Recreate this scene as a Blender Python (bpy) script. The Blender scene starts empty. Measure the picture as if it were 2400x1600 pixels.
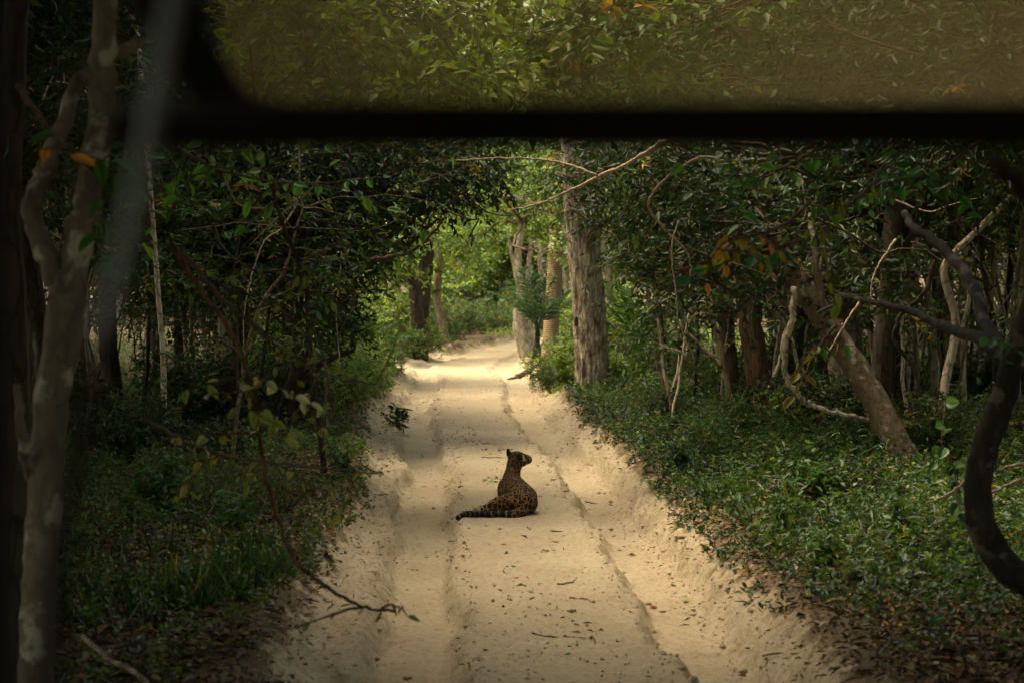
import bpy, math, random
import numpy as np
from mathutils import Vector, Matrix

# ------------------------------------------------------------------ camera
scene = bpy.context.scene
COL = scene.collection
LENS, CAMH = 70.0, 2.3
FPX = LENS / 36.0 * 2400.0
PITCH = math.atan(175.0 / FPX)
cd = bpy.data.cameras.new("camera")
cam = bpy.data.objects.new("camera", cd)
COL.objects.link(cam)
cam.location = (0, 0, CAMH)
cam.rotation_euler = (math.radians(90) - PITCH, 0, 0)
cd.lens = LENS
cd.sensor_width = 36
cd.clip_start = 0.05
cd.clip_end = 2000
cd.dof.use_dof = True
cd.dof.focus_distance = 20.0
cd.dof.aperture_fstop = 3.2
scene.camera = cam

# ------------------------------------------------------------------ sky, sun
SUN_EL, SUN_AZ = math.radians(66), math.radians(-85)     # azimuth from +Y, clockwise negative = left
world = bpy.data.worlds.new("World")
scene.world = world
world.use_nodes = True
nt = world.node_tree
nt.nodes.clear()
sky = nt.nodes.new("ShaderNodeTexSky")
sky.sky_type = 'NISHITA'
sky.sun_disc = False
sky.sun_elevation = SUN_EL
sky.sun_rotation = SUN_AZ
sky.air_density = 1.0
sky.dust_density = 4.0
sky.ozone_density = 0.6
bg = nt.nodes.new("ShaderNodeBackground")
bg.inputs['Strength'].default_value = 0.12
tn = nt.nodes.new('ShaderNodeMix'); tn.data_type = 'RGBA'; tn.blend_type = 'MULTIPLY'; tn.inputs[0].default_value = 1
tn.inputs[7].default_value = (1.0, 0.90, 0.66, 1)      # hazy, warm sky
wo = nt.nodes.new("ShaderNodeOutputWorld")
nt.links.new(sky.outputs[0], tn.inputs[6]); nt.links.new(tn.outputs[2], bg.inputs[0])
nt.links.new(bg.outputs[0], wo.inputs[0])
sd = bpy.data.lights.new("sun", 'SUN')
sd.energy = 1.0
sd.angle = math.radians(45)
sd.color = (1.0, 0.90, 0.72)
sun = bpy.data.objects.new("sun", sd)
COL.objects.link(sun)
_d = Vector((math.sin(SUN_AZ) * math.cos(SUN_EL), math.cos(SUN_AZ) * math.cos(SUN_EL), math.sin(SUN_EL)))
sun.rotation_euler = _d.to_track_quat('Z', 'Y').to_euler()
sun.location = (0, 0, 60)
scene.view_settings.view_transform = 'Standard'
scene.view_settings.look = 'None'
scene.view_settings.gamma = 1
scene.view_settings.use_curve_mapping = False
scene.view_settings.exposure = 2.5
scene.render.engine = 'CYCLES'
scene.cycles.max_bounces = 6
scene.cycles.diffuse_bounces = 3
scene.cycles.glossy_bounces = 2
scene.cycles.transmission_bounces = 3
scene.cycles.transparent_max_bounces = 6
scene.cycles.sample_clamp_indirect = 4.0

RNG = np.random.default_rng(7)

# ------------------------------------------------------------------ helpers
def ray(px, py):
    """direction of the line of sight through a photo point"""
    x, y, z = (px - 1200) / FPX, (800 - py) / FPX, -1.0
    a = math.pi / 2 - PITCH
    return np.array([x, y * math.cos(a) - z * math.sin(a), y * math.sin(a) + z * math.cos(a)])

def P(px, py, dist):
    """point at depth Y = dist"""
    d = ray(px, py)
    d = d * (dist / d[1])
    return np.array([d[0], d[1], d[2] + CAMH])

def tag(o, label=None, cat=None, group=None, kind=None):
    if label: o['label'] = label
    if cat: o['category'] = cat
    if group: o['group'] = group
    if kind: o['kind'] = kind
    return o

def empty(name, loc=(0, 0, 0), rz=0.0, sc=1.0):
    o = bpy.data.objects.new(name, None)
    COL.objects.link(o)
    o.location = tuple(float(v) for v in loc)
    o.rotation_euler = (0, 0, rz)
    if np.isscalar(sc): sc = (sc, sc, sc)
    o.scale = sc
    o.empty_display_size = 0.3
    return o

def link_mesh(name, me, parent=None):
    o = bpy.data.objects.new(name, me)
    COL.objects.link(o)
    if parent is not None: o.parent = parent
    return o

def copy_tree(o, parent=None):
    c = o.copy()
    COL.objects.link(c)
    c.parent = parent
    for ch in list(o.children):
        copy_tree(ch, c)
    return c

def norm(v):
    return v / np.maximum(np.linalg.norm(v, axis=-1, keepdims=True), 1e-9)

class Geo:
    """collects vertices and triangles with a colour per vertex"""
    def __init__(s):
        s.v, s.f, s.c, s.n = [], [], [], 0
    def add(s, v, f, c=None):
        v = np.asarray(v, dtype=np.float64).reshape(-1, 3)
        f = np.asarray(f, dtype=np.int64).reshape(-1, 3)
        if c is None: c = np.ones((len(v), 3))
        c = np.asarray(c, dtype=np.float64)
        if c.ndim == 1: c = np.tile(c, (len(v), 1))
        s.v.append(v); s.f.append(f + s.n); s.c.append(c); s.n += len(v)
        return s
    def tube(s, pts, rad, sides=6, rough=0.0, rng=None, cap=True, col=None):
        pts = np.asarray(pts, dtype=float); n = len(pts)
        rad = np.broadcast_to(np.asarray(rad, dtype=float), (n,))
        t = norm(np.gradient(pts, axis=0))
        ref = np.array([1.0, 0.13, 0.07]) if abs(t[0][0]) < 0.8 else np.array([0.1, 1.0, 0.1])
        u = norm(np.cross(t, ref)); w = np.cross(t, u)
        a = np.linspace(0, 2 * np.pi, sides, endpoint=False)
        r = rad[:, None] * np.ones((1, sides))
        if rough and rng is not None:
            r = r * (1 + rough * rng.standard_normal((n, sides)) * 0.5 + rough * 0.7 * np.sin(a * 3 + np.arange(n)[:, None] * 0.5))
        V = pts[:, None, :] + r[..., None] * (np.cos(a)[None, :, None] * u[:, None, :] + np.sin(a)[None, :, None] * w[:, None, :])
        V = V.reshape(-1, 3)
        i = np.arange(n - 1)[:, None] * sides; j = np.arange(sides)[None, :]; k = (j + 1) % sides
        A, B, Cc, D = i + j, i + k, i + sides + k, i + sides + j
        F = np.concatenate([np.stack([A, B, Cc], -1).reshape(-1, 3), np.stack([A, Cc, D], -1).reshape(-1, 3)])
        if cap and sides > 3:
            V = np.concatenate([V, pts[:1], pts[-1:]])
            m = n * sides
            jj = np.arange(sides); kk = (jj + 1) % sides
            F = np.concatenate([F, np.stack([kk, jj, np.full(sides, m)], -1),
                                np.stack([(n - 1) * sides + jj, (n - 1) * sides + kk, np.full(sides, m + 1)], -1)])
        s.add(V, F, col)
        return s
    def leaves(s, B, D, L, W, col, rng, up=0.6, fold=0.18, hi=False):
        """one folded blade per row: base B, direction D, length L, width W"""
        n = len(B)
        if n == 0: return s
        D = norm(D)
        N = norm(rng.standard_normal((n, 3)) * (1 - up) + np.array([0, 0, 1.0]) * up)
        S = norm(np.cross(D, N)); Nn = np.cross(S, D)
        L = np.broadcast_to(L, (n,))[:, None]; W = np.broadcast_to(W, (n,))[:, None]
        if not hi:
            tip = B + D * L - Nn * 0.12 * L
            l = B + D * L * 0.45 + S * W * 0.5 + Nn * fold * W
            r = B + D * L * 0.45 - S * W * 0.5 + Nn * fold * W
            V = np.stack([B, l, tip, r], 1).reshape(-1, 3)
            k = np.arange(n)[:, None] * 4
            F = np.concatenate([k + [0, 1, 2], k + [0, 2, 3]])
            m = 4
        else:
            q = [B,
                 B + D * L * .22 + S * W * .36 + Nn * fold * W * .7, B + D * L * .55 + S * W * .5 + Nn * fold * W,
                 B + D * L * .82 + S * W * .28 + Nn * (fold * W * .5 - .08 * L),
                 B + D * L - Nn * .16 * L,
                 B + D * L * .82 - S * W * .28 + Nn * (fold * W * .5 - .08 * L), B + D * L * .55 - S * W * .5 + Nn * fold * W,
                 B + D * L * .22 - S * W * .36 + Nn * fold * W * .7,
                 B + D * L * .5 - Nn * .01 * L]
            V = np.stack(q, 1).reshape(-1, 3)
            k = np.arange(n)[:, None] * 9
            F = np.concatenate([k + [8, a, (a + 1) % 8] for a in range(8)])
            m = 9
        s.add(V, F, np.repeat(col, m, axis=0))
        return s
    def build(s, name, mat, parent=None, smooth=False, mesh_only=False):
        v = np.concatenate(s.v) if s.v else np.zeros((0, 3)); f = np.concatenate(s.f) if s.f else np.zeros((0, 3), int)
        c = np.concatenate(s.c) if s.c else np.zeros((0, 3))
        me = bpy.data.meshes.new(name)
        me.vertices.add(len(v)); me.vertices.foreach_set('co', v.astype(np.float32).ravel())
        me.loops.add(len(f) * 3); me.loops.foreach_set('vertex_index', f.astype(np.int32).ravel())
        me.polygons.add(len(f))
        me.polygons.foreach_set('loop_start', np.arange(0, len(f) * 3, 3, dtype=np.int32))
        me.polygons.foreach_set('loop_total', np.full(len(f), 3, dtype=np.int32))
        at = me.attributes.new('tint', 'FLOAT_COLOR', 'POINT')
        at.data.foreach_set('color', np.concatenate([c, np.ones((len(c), 1))], 1).astype(np.float32).ravel())
        if smooth: me.polygons.foreach_set('use_smooth', np.ones(len(f), dtype=bool))
        me.materials.append(mat)
        me.update(calc_edges=True)
        if mesh_only: return me
        return link_mesh(name, me, parent)

# ------------------------------------------------------------------ materials
def newmat(name):
    m = bpy.data.materials.new(name); m.use_nodes = True
    n = m.node_tree.nodes; l = m.node_tree.links
    b = n['Principled BSDF']
    return m, n, l, b

def node(n, typ, **kw):
    x = n.new(typ)
    for k, v in kw.items():
        if k in x.inputs.keys(): x.inputs[k].default_value = v
        else: setattr(x, k, v)
    return x

def ramp(n, stops):
    r = n.new('ShaderNodeValToRGB')
    e = r.color_ramp.elements
    while len(e) < len(stops): e.new(0.5)
    for i, (p, c) in enumerate(stops):
        e[i].position = p; e[i].color = (*c, 1) if len(c) == 3 else c
    return r

def leaf_mat(name, gain=1.0, rough=0.42, trans=0.36, spec=0.32):
    m, n, l, b = newmat(name)
    a = node(n, 'ShaderNodeAttribute', attribute_name='tint')
    oi = n.new('ShaderNodeObjectInfo')
    hsv = n.new('ShaderNodeHueSaturation')
    mr = n.new('ShaderNodeMapRange')
    mr.inputs['To Min'].default_value = 0.8 * gain; mr.inputs['To Max'].default_value = 1.2 * gain
    l.new(oi.outputs['Random'], mr.inputs['Value']); l.new(mr.outputs[0], hsv.inputs['Value'])
    l.new(a.outputs['Color'], hsv.inputs['Color'])
    no = node(n, 'ShaderNodeTexNoise', Scale=38.0, Detail=3.0)
    tc = n.new('ShaderNodeTexCoord'); l.new(tc.outputs['Object'], no.inputs['Vector'])
    r2 = ramp(n, [(0.3, (0.7, 0.7, 0.7)), (0.7, (1.15, 1.15, 1.1))]); l.new(no.outputs[0], r2.inputs[0])
    mx = node(n, 'ShaderNodeMix', data_type='RGBA', blend_type='MULTIPLY'); mx.inputs[0].default_value = 1
    l.new(hsv.outputs[0], mx.inputs[6]); l.new(r2.outputs[0], mx.inputs[7])
    l.new(mx.outputs[2], b.inputs['Base Color'])
    b.inputs['Roughness'].default_value = rough
    b.inputs['Specular IOR Level'].default_value = spec
    tr = n.new('ShaderNodeBsdfTranslucent')
    g2 = node(n, 'ShaderNodeMix', data_type='RGBA', blend_type='MULTIPLY'); g2.inputs[0].default_value = 1
    g2.inputs[7].default_value = (1.5, 1.45, 0.5, 1)
    l.new(mx.outputs[2], g2.inputs[6]); l.new(g2.outputs[2], tr.inputs[0])
    ms = n.new('ShaderNodeMixShader'); ms.inputs[0].default_value = trans
    l.new(b.outputs[0], ms.inputs[1]); l.new(tr.outputs[0], ms.inputs[2])
    l.new(ms.outputs[0], n['Material Output'].inputs[0])
    return m

def bark_mat(name, c1, c2, scale=8.0, stretch=0.25, bump=0.5, lichen=None, rs=(.32, .68), vm=.8):
    m, n, l, b = newmat(name)
    tc = n.new('ShaderNodeTexCoord')
    mp = n.new('ShaderNodeMapping'); mp.inputs['Scale'].default_value = (1, 1, stretch)
    l.new(tc.outputs['Object'], mp.inputs[0])
    n1 = node(n, 'ShaderNodeTexNoise', Scale=scale, Detail=8.0, Roughness=0.65)
    vo = node(n, 'ShaderNodeTexVoronoi', feature='DISTANCE_TO_EDGE', Scale=scale * 1.6)
    l.new(mp.outputs[0], n1.inputs[0])
    mv = n.new('ShaderNodeVectorMath'); mv.operation = 'ADD'
    wsc = n.new('ShaderNodeVectorMath'); wsc.operation = 'SCALE'; wsc.inputs['Scale'].default_value = .9 / scale; l.new(n1.outputs['Color'], wsc.inputs[0])
    l.new(mp.outputs[0], mv.inputs[0]); l.new(wsc.outputs[0], mv.inputs[1]); l.new(mv.outputs[0], vo.inputs['Vector'])
    r = ramp(n, [(rs[0], c1), (rs[1], c2)]); l.new(n1.outputs[0], r.inputs[0])
    cr = ramp(n, [(0.0, (0.22, 0.2, 0.18)), (0.10, (1, 1, 1))]); l.new(vo.outputs[0], cr.inputs[0])
    mx = node(n, 'ShaderNodeMix', data_type='RGBA', blend_type='MULTIPLY'); mx.inputs[0].default_value = vm
    l.new(r.outputs[0], mx.inputs[6]); l.new(cr.outputs[0], mx.inputs[7])
    last = mx.outputs[2]
    if lichen is not None:
        n3 = node(n, 'ShaderNodeTexNoise', Scale=7.0, Detail=5.0); l.new(tc.outputs['Object'], n3.inputs[0])
        r3 = ramp(n, [(0.56, (0, 0, 0)), (0.63, (1, 1, 1))]); l.new(n3.outputs[0], r3.inputs[0])
        m3 = node(n, 'ShaderNodeMix', data_type='RGBA'); l.new(r3.outputs[0], m3.inputs[0])
        l.new(last, m3.inputs[6]); m3.inputs[7].default_value = (*lichen, 1); last = m3.outputs[2]
    l.new(last, b.inputs['Base Color'])
    b.inputs['Roughness'].default_value = 0.9
    b.inputs['Specular IOR Level'].default_value = 0.2
    sm = n.new('ShaderNodeMath'); sm.operation = 'MULTIPLY_ADD'; sm.inputs[1].default_value = 0.5
    l.new(cr.outputs[0], sm.inputs[0]); l.new(n1.outputs[0], sm.inputs[2])
    bp = node(n, 'ShaderNodeBump', Strength=bump, Distance=0.03); l.new(sm.outputs[0], bp.inputs['Height'])
    l.new(bp.outputs[0], b.inputs['Normal'])
    return m

LEAF = leaf_mat('leaf_surface')
LEAF_DULL = leaf_mat('leaf_surface_dull', rough=0.6, trans=0.25, spec=0.3)
LITTER = leaf_mat('litter_surface', rough=0.85, trans=0.05, spec=0.2)
BARK_DARK = bark_mat('dark_bark', (0.028, 0.022, 0.015), (0.085, 0.066, 0.045), 9)
BARK_BLACK = bark_mat('blackish_bark', (0.012, 0.010, 0.007), (0.04, 0.033, 0.023), 9, .5, .6, (.09, .08, .06), vm=.2)
BARK_RED = bark_mat('reddish_bark', (0.07, 0.035, 0.02), (0.17, 0.10, 0.06), 14, 0.1, 0.8)
BARK_GREY = bark_mat('grey_brown_bark', (0.15, 0.115, 0.075), (0.34, 0.27, 0.18), 9, 0.3, 0.6)
BARK_BIG = bark_mat('thick_fissured_bark', (0.16, 0.12, 0.08), (0.76, 0.64, 0.46), 11, 0.35, 1.0, rs=(.37, .62), vm=.5)
BARK_PALE = bark_mat('pale_bark', (0.34, 0.28, 0.185), (0.70, 0.60, 0.43), 5, 0.5, 0.3)
BARK_LICHEN = bark_mat('lichen_spotted_bark', (0.10, 0.072, 0.045), (0.24, 0.18, 0.11), 12, 0.5, 0.6, (0.34, 0.33, 0.25), vm=.35)
BARK_NEAR = bark_mat('dull_blotched_bark', (0.08, 0.067, 0.045), (0.19, 0.16, 0.11), 9, 0.5, 0.6, (0.32, 0.32, 0.23), vm=.15)
TWIG = bark_mat('twig_bark', (0.06, 0.045, 0.03), (0.16, 0.12, 0.08), 20, 1, 0.2)
TWIG_PALE = bark_mat('pale_twig_bark', (0.26, 0.20, 0.13), (0.46, 0.37, 0.25), 16, 1, 0.3)

# ------------------------------------------------------------------ ground shape
cY = [0, 11, 14, 18.7, 24, 28.6, 33, 39, 45, 50, 56, 62, 70, 80, 100]
cX = [.4, .36, .22, .05, -.18, -.50, -.70, -.78, -1.15, -.95, -.1, 1.5, 6.0, 11.0, 26]
hL = [1.5, 1.5, 1.5, 1.32, 1.5, 1.5, 1.42, 1.3, 1.55, 1.5, .85, .6, .8, 1, 1]
hR = [1.25, 1.25, 1.22, 1.25, 1.25, 1.3, 1.35, 1.42, 1.3, 1.3, .95, .7, .8, 1, 1]
def center(y): return np.interp(y, cY, cX)

def vnoise(x, y, seed=0, octv=3):
    """cheap smooth value noise"""
    out = 0; amp = 1.0; tot = 0
    for o in range(octv):
        r = np.random.default_rng(seed * 17 + o).random((64, 64))
        xi = np.floor(x).astype(int); yi = np.floor(y).astype(int)
        fx = x - xi; fy = y - yi
        fx = fx * fx * (3 - 2 * fx); fy = fy * fy * (3 - 2 * fy)
        g = lambda a, b: r[a % 64, b % 64]
        out = out + amp * ((g(xi, yi) * (1 - fx) + g(xi + 1, yi) * fx) * (1 - fy) + (g(xi, yi + 1) * (1 - fx) + g(xi + 1, yi + 1) * fx) * fy)
        tot += amp; amp *= 0.5; x = x * 2.1 + 5.3; y = y * 2.1 + 1.7
    return out / tot - 0.5

def smooth(a, b, x):
    t = np.clip((x - a) / (b - a), 0, 1); return t * t * (3 - 2 * t)

def H(x, y, fine=True):
    x = np.asarray(x, dtype=float); y = np.asarray(y, dtype=float)
    d = x - center(y) + 0.10 * vnoise(x * 0.7, y * 0.9, 1, 2)
    rs = 0.88
    e = 0.07 * vnoise(x * 3, y * 3, 2, 3) + .20 * vnoise(x * .9 + 4, y * .8, 13, 2) + .07 * vnoise(x * 7, y * 7, 14, 2)
    q = np.abs(d) - rs + e
    rut = -(0.15 * (1 - smooth(0.19, 0.335, np.abs(q))) )
    rut = rut * np.clip(1.0 - (y - 24) / 26, .35, 1)
    side = np.where(d > 0, np.interp(y, cY, hR), np.interp(y, cY, hL))
    off = np.abs(d) - side
    bank = smooth(-0.12, 0.28, off + 0.22 * vnoise(x * 2.2, y * 2.2, 3, 4)) * 0.17
    berm = 0.07 * np.exp(-((off - 0.25) / 0.2) ** 2)
    forest = smooth(0.3, 2.5, off)
    z = rut + bank + berm + forest * (0.22 * vnoise(x * .45, y * .45, 4, 3))
    z = z + 0.055 * np.sin((y - 3.0) / 4.1 + .5 * x) * smooth(26, 40, y) * (1 - smooth(60, 70, y))
    z = z + 0.03 * vnoise(x * 0.35, y * 0.3, 5, 2) * smooth(9, 14, y)
    if fine:
        crumb = np.exp(-(off / 0.35) ** 2) + 1.0 * np.exp(-((np.abs(q) - .29) / .09) ** 2)
        z = z + 0.13 * crumb * vnoise(x * 8, y * 8, 6, 4) + 0.02 * vnoise(x * 6, y * 6, 7, 3) + 0.04 * (1 - forest) * np.abs(vnoise(x * 1.9, y * .6, 8, 3)) + .03 * (1 - forest) * vnoise(x * 4.5, y * .7, 15, 2) + .05 * crumb * np.abs(vnoise(x * 3, y * 3, 12, 2))
    return z

def grid_mesh(name, X, Y, Z, mat, kind=None, smoothf=True, mask=None, tint=None):
    r, c = X.shape
    v = np.stack([X, Y, Z], -1).reshape(-1, 3)
    i = np.arange(r - 1)[:, None] * c; j = np.arange(c - 1)[None, :]
    a = (i + j).ravel(); b = (i + j + 1).ravel(); d = (i + c + j + 1).ravel(); e = (i + c + j).ravel()
    if mask is not None:
        k = mask[:-1, :-1].ravel(); a, b, d, e = a[k], b[k], d[k], e[k]
    f = np.concatenate([np.stack([a, b, d], -1), np.stack([a, d, e], -1)])
    g = Geo().add(v, f, None if tint is None else np.repeat(tint.reshape(-1, 1), 3, 1))
    o = g.build(name, mat, smooth=smoothf)
    return tag(o, kind=kind) if kind else o

def sand_mat():
    m, n, l, b = newmat('sand_surface')
    tc = n.new('ShaderNodeTexCoord')
    n1 = node(n, 'ShaderNodeTexNoise', Scale=0.9, Detail=6.0); l.new(tc.outputs['Object'], n1.inputs[0])
    n2 = node(n, 'ShaderNodeTexNoise', Scale=26.0, Detail=8.0, Roughness=0.75); l.new(tc.outputs['Object'], n2.inputs[0])
    n3 = node(n, 'ShaderNodeTexVoronoi', Scale=16.0); l.new(tc.outputs['Object'], n3.inputs['Vector'])
    r1 = ramp(n, [(0.3, (0.42, 0.335, 0.212)), (0.7, (0.52, 0.425, 0.278))]); l.new(n1.outputs[0], r1.inputs[0])
    r2 = ramp(n, [(0.32, (0.42, 0.37, 0.31)), (0.47, (0.95, 0.94, 0.92)), (0.75, (1.08, 1.08, 1.06))]); l.new(n2.outputs[0], r2.inputs[0])
    mx = node(n, 'ShaderNodeMix', data_type='RGBA', blend_type='MULTIPLY'); mx.inputs[0].default_value = 1
    l.new(r1.outputs[0], mx.inputs[6]); l.new(r2.outputs[0], mx.inputs[7])
    r3 = ramp(n, [(0.03, (0.45, 0.38, 0.3)), (0.07, (1, 1, 1))]); l.new(n3.outputs['Distance'], r3.inputs[0])
    m2 = node(n, 'ShaderNodeMix', data_type='RGBA', blend_type='MULTIPLY'); m2.inputs[0].default_value = 0.7
    l.new(mx.outputs[2], m2.inputs[6]); l.new(r3.outputs[0], m2.inputs[7])
    # litter-stained soil creeps in from the verges
    at = node(n, 'ShaderNodeAttribute', attribute_name='tint'); sp = n.new('ShaderNodeSeparateColor'); l.new(at.outputs['Color'], sp.inputs[0])
    n5 = node(n, 'ShaderNodeTexNoise', Scale=4.5, Detail=9.0, Roughness=0.75); l.new(tc.outputs['Object'], n5.inputs[0])
    ma = n.new('ShaderNodeMath'); ma.operation = 'ADD'; l.new(sp.outputs[0], ma.inputs[0]); l.new(n5.outputs[0], ma.inputs[1])
    rs = ramp(n, [(0.86, (0, 0, 0)), (1.12, (1, 1, 1))]); l.new(ma.outputs[0], rs.inputs[0])
    ms = node(n, 'ShaderNodeMix', data_type='RGBA'); l.new(rs.outputs[0], ms.inputs[0]); l.new(m2.outputs[2], ms.inputs[6]); ms.inputs[7].default_value = (.17, .122, .072, 1)
    l.new(ms.outputs[2], b.inputs['Base Color'])
    b.inputs['Roughness'].default_value = 0.95; b.inputs['Specular IOR Level'].default_value = 0.1
    n4 = node(n, 'ShaderNodeTexNoise', Scale=9.0, Detail=10.0, Roughness=0.7); l.new(tc.outputs['Object'], n4.inputs[0])
    bp = node(n, 'ShaderNodeBump', Strength=0.8, Distance=0.06); l.new(n4.outputs[0], bp.inputs['Height'])
    l.new(bp.outputs[0], b.inputs['Normal'])
    return m

def soil_mat():
    m, n, l, b = newmat('forest_soil')
    tc = n.new('ShaderNodeTexCoord')
    n1 = node(n, 'ShaderNodeTexNoise', Scale=3.0, Detail=8.0, Roughness=0.7); l.new(tc.outputs['Object'], n1.inputs[0])
    r1 = ramp(n, [(0.3, (0.05, 0.035, 0.02)), (0.55, (0.11, 0.075, 0.045)), (0.75, (0.2, 0.14, 0.08))]); l.new(n1.outputs[0], r1.inputs[0])
    l.new(r1.outputs[0], b.inputs['Base Color']); b.inputs['Roughness'].default_value = 1
    b.inputs['Specular IOR Level'].default_value = 0.1
    bp = node(n, 'ShaderNodeBump', Strength=0.8, Distance=0.05); l.new(n1.outputs[0], bp.inputs['Height'])
    l.new(bp.outputs[0], b.inputs['Normal'])
    return m
SAND, SOIL = sand_mat(), soil_mat()

# sandy track: fine strip that follows the centreline
ys = [4.0]
while ys[-1] < 84: ys.append(ys[-1] + 0.022 + ys[-1] * 0.0026)
ys = np.array(ys); us = np.linspace(-1, 1, 131)
Yg, U = np.meshgrid(ys, us, indexing='ij')
wl = np.interp(Yg, cY, hL) + 0.62; wr = np.interp(Yg, cY, hR) + 0.62
wob = 0.35 * vnoise(Yg * .8, U * 0 + np.sign(U) * 3, 9, 3)
Xg = center(Yg) + np.where(U > 0, U * (wr + wob), U * (wl + wob))
Zg = H(Xg, Yg) - 0.10 * smooth(0.95, 1.0, np.abs(U))
# the track's outermost edge dips under the forest floor, elsewhere it stands proud of it
offr = np.where(Xg > center(Yg), Xg - center(Yg) - np.interp(Yg, cY, hR), center(Yg) - Xg - np.interp(Yg, cY, hL))
grid_mesh('sandy_track', Xg, Yg, Zg + 0.012, SAND, 'structure', tint=np.clip(.26 + offr * 1.4, 0, 1))

# forest floor, one sheet to the horizon
gx = np.concatenate([-np.geomspace(500, 14, 22), np.linspace(-13.6, 13.6, 240), np.geomspace(14, 500, 22)])
gy = np.concatenate([-np.geomspace(300, 7, 12), np.linspace(-6, 3, 12), np.linspace(3.2, 70, 420), np.geomspace(71, 800, 30)])
GX, GY = np.meshgrid(gx, gy)
GZ = H(GX, GY, fine=False)
offg = np.where(GX > center(GY), GX - center(GY) - np.interp(GY, cY, hR), center(GY) - GX - np.interp(GY, cY, hL))
GZ = GZ - 0.12 * (1 - smooth(0.30, 0.75, offg)) * smooth(2, 4, GY) * (1 - smooth(84, 90, GY))
grid_mesh('forest_floor', GX, GY, GZ, SOIL, 'structure')
print('ground done')

# ------------------------------------------------------------------ plant generators
def wander(p0, d0, length, n, amp, rng, pull=(0, 0, 0)):
    pts = [np.array(p0, float)]; d = norm(np.array(d0, float)); st = length / n
    for i in range(n):
        d = norm(d + rng.standard_normal(3) * amp + np.array(pull) * 0.1)
        pts.append(pts[-1] + d * st)
    return np.array(pts)

def spline(pts, n):
    """smooth curve through control points"""
    pts = np.asarray(pts, float); m = len(pts)
    pp = np.vstack([2 * pts[0] - pts[1], pts, 2 * pts[-1] - pts[-2]])
    out = []
    for k in range(n):
        t = k / (n - 1) * (m - 1); i = min(int(t), m - 2); u = t - i
        a, b, c, d = pp[i], pp[i + 1], pp[i + 2], pp[i + 3]
        out.append(0.5 * ((2 * b) + (c - a) * u + (2 * a - 5 * b + 4 * c - d) * u * u + (3 * b - 3 * c + d - a) * u ** 3))
    return np.array(out)

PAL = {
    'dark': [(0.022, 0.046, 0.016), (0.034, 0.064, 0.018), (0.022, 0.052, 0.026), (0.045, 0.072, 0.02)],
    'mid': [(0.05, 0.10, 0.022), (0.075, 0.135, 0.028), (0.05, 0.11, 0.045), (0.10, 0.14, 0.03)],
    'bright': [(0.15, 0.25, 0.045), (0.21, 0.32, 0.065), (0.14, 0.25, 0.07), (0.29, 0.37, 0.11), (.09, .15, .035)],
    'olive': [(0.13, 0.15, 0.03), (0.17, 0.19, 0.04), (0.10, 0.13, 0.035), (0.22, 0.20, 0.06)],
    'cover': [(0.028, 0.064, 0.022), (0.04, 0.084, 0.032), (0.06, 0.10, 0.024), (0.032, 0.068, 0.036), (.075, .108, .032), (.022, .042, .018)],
    'weeds': [(.045, .09, .025), (.06, .11, .025), (.085, .125, .035), (.11, .11, .045)],
    'litter': [(0.16, 0.09, 0.045), (0.22, 0.14, 0.07), (0.10, 0.06, 0.035), (0.30, 0.20, 0.10), (0.06, 0.04, 0.028), (0.20, 0.075, 0.035)],
    'bigleaf': [(.13, .09, .055), (.19, .14, .085), (.09, .06, .035), (.28, .22, .14), (.055, .04, .028), (.15, .07, .04), (.2, .18, .06), (.07, .05, .03)],
    'autumn': [(0.42, 0.17, 0.03), (0.45, 0.26, 0.03), (0.30, 0.26, 0.04), (0.40, 0.14, 0.05)],
}
def pick(rng, pal, n, var=0.25):
    p = np.array(PAL[pal]); c = p[rng.integers(0, len(p), n)]
    c = c * (1 + var * rng.standard_normal((n, 1))).clip(0.4, 1.8)
    odd = rng.random(n) < 0.012
    c[odd] = np.array([0.30, 0.20, 0.04]) * (0.6 + 0.7 * rng.random((odd.sum(), 1)))
    return c

def cluster(g, gw, A, D, tl, per, L, W, pal, rng, droop=0.25, up=0.42, twig=True, hi=False, cols=None):
    """leaves set along twigs with base A, direction D and length tl"""
    K = len(A); D = norm(D)
    tl = np.broadcast_to(tl, (K,))
    t = (np.arange(per) + 0.6) / per
    t = t[None, :] * np.ones((K, 1)) + 0.06 * rng.standard_normal((K, per))
    pos = A[:, None, :] + D[:, None, :] * (tl[:, None] * t)[..., None] - np.array([0, 0, 1.0]) * (droop * tl[:, None] * t ** 2 * 0.5)[..., None]
    s = norm(np.cross(D, rng.standard_normal((K, 3)) * 0.35 + [0, 0, 1.0]))
    sg = np.where(np.arange(per) % 2 == 0, 1.0, -1.0)
    ld = D[:, None, :] * 0.55 + s[:, None, :] * sg[None, :, None] + rng.standard_normal((K, per, 3)) * 0.35 - np.array([0, 0, droop])
    n = K * per
    if cols is None:
        cols = np.repeat(pick(rng, pal, K), per, axis=0) * (1 + 0.18 * rng.standard_normal((n, 1))).clip(0.5, 1.7)
    g.leaves(pos.reshape(-1, 3), ld.reshape(-1, 3), L * (0.65 + 0.7 * rng.random(n)), W * (0.7 + 0.6 * rng.random(n)), cols, rng, up=up, hi=hi)
    if twig and gw is not None:
        e = A + D * tl[:, None] - np.array([0, 0, 1.0]) * (droop * tl * 0.5)[:, None]
        s2 = norm(np.cross(D, [0.3, 0.2, 1.0])); r = 0.0045 + 0.012 * tl[:, None] * 0.5
        u2 = np.cross(s2, D)
        V = np.stack([A + s2 * r, A - s2 * r * .5 + u2 * r * .87, A - s2 * r * .5 - u2 * r * .87, e], 1).reshape(-1, 3)
        k = np.arange(K)[:, None] * 4
        gw.add(V, np.concatenate([k + [0, 1, 3], k + [1, 2, 3], k + [2, 0, 3]]))

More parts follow.
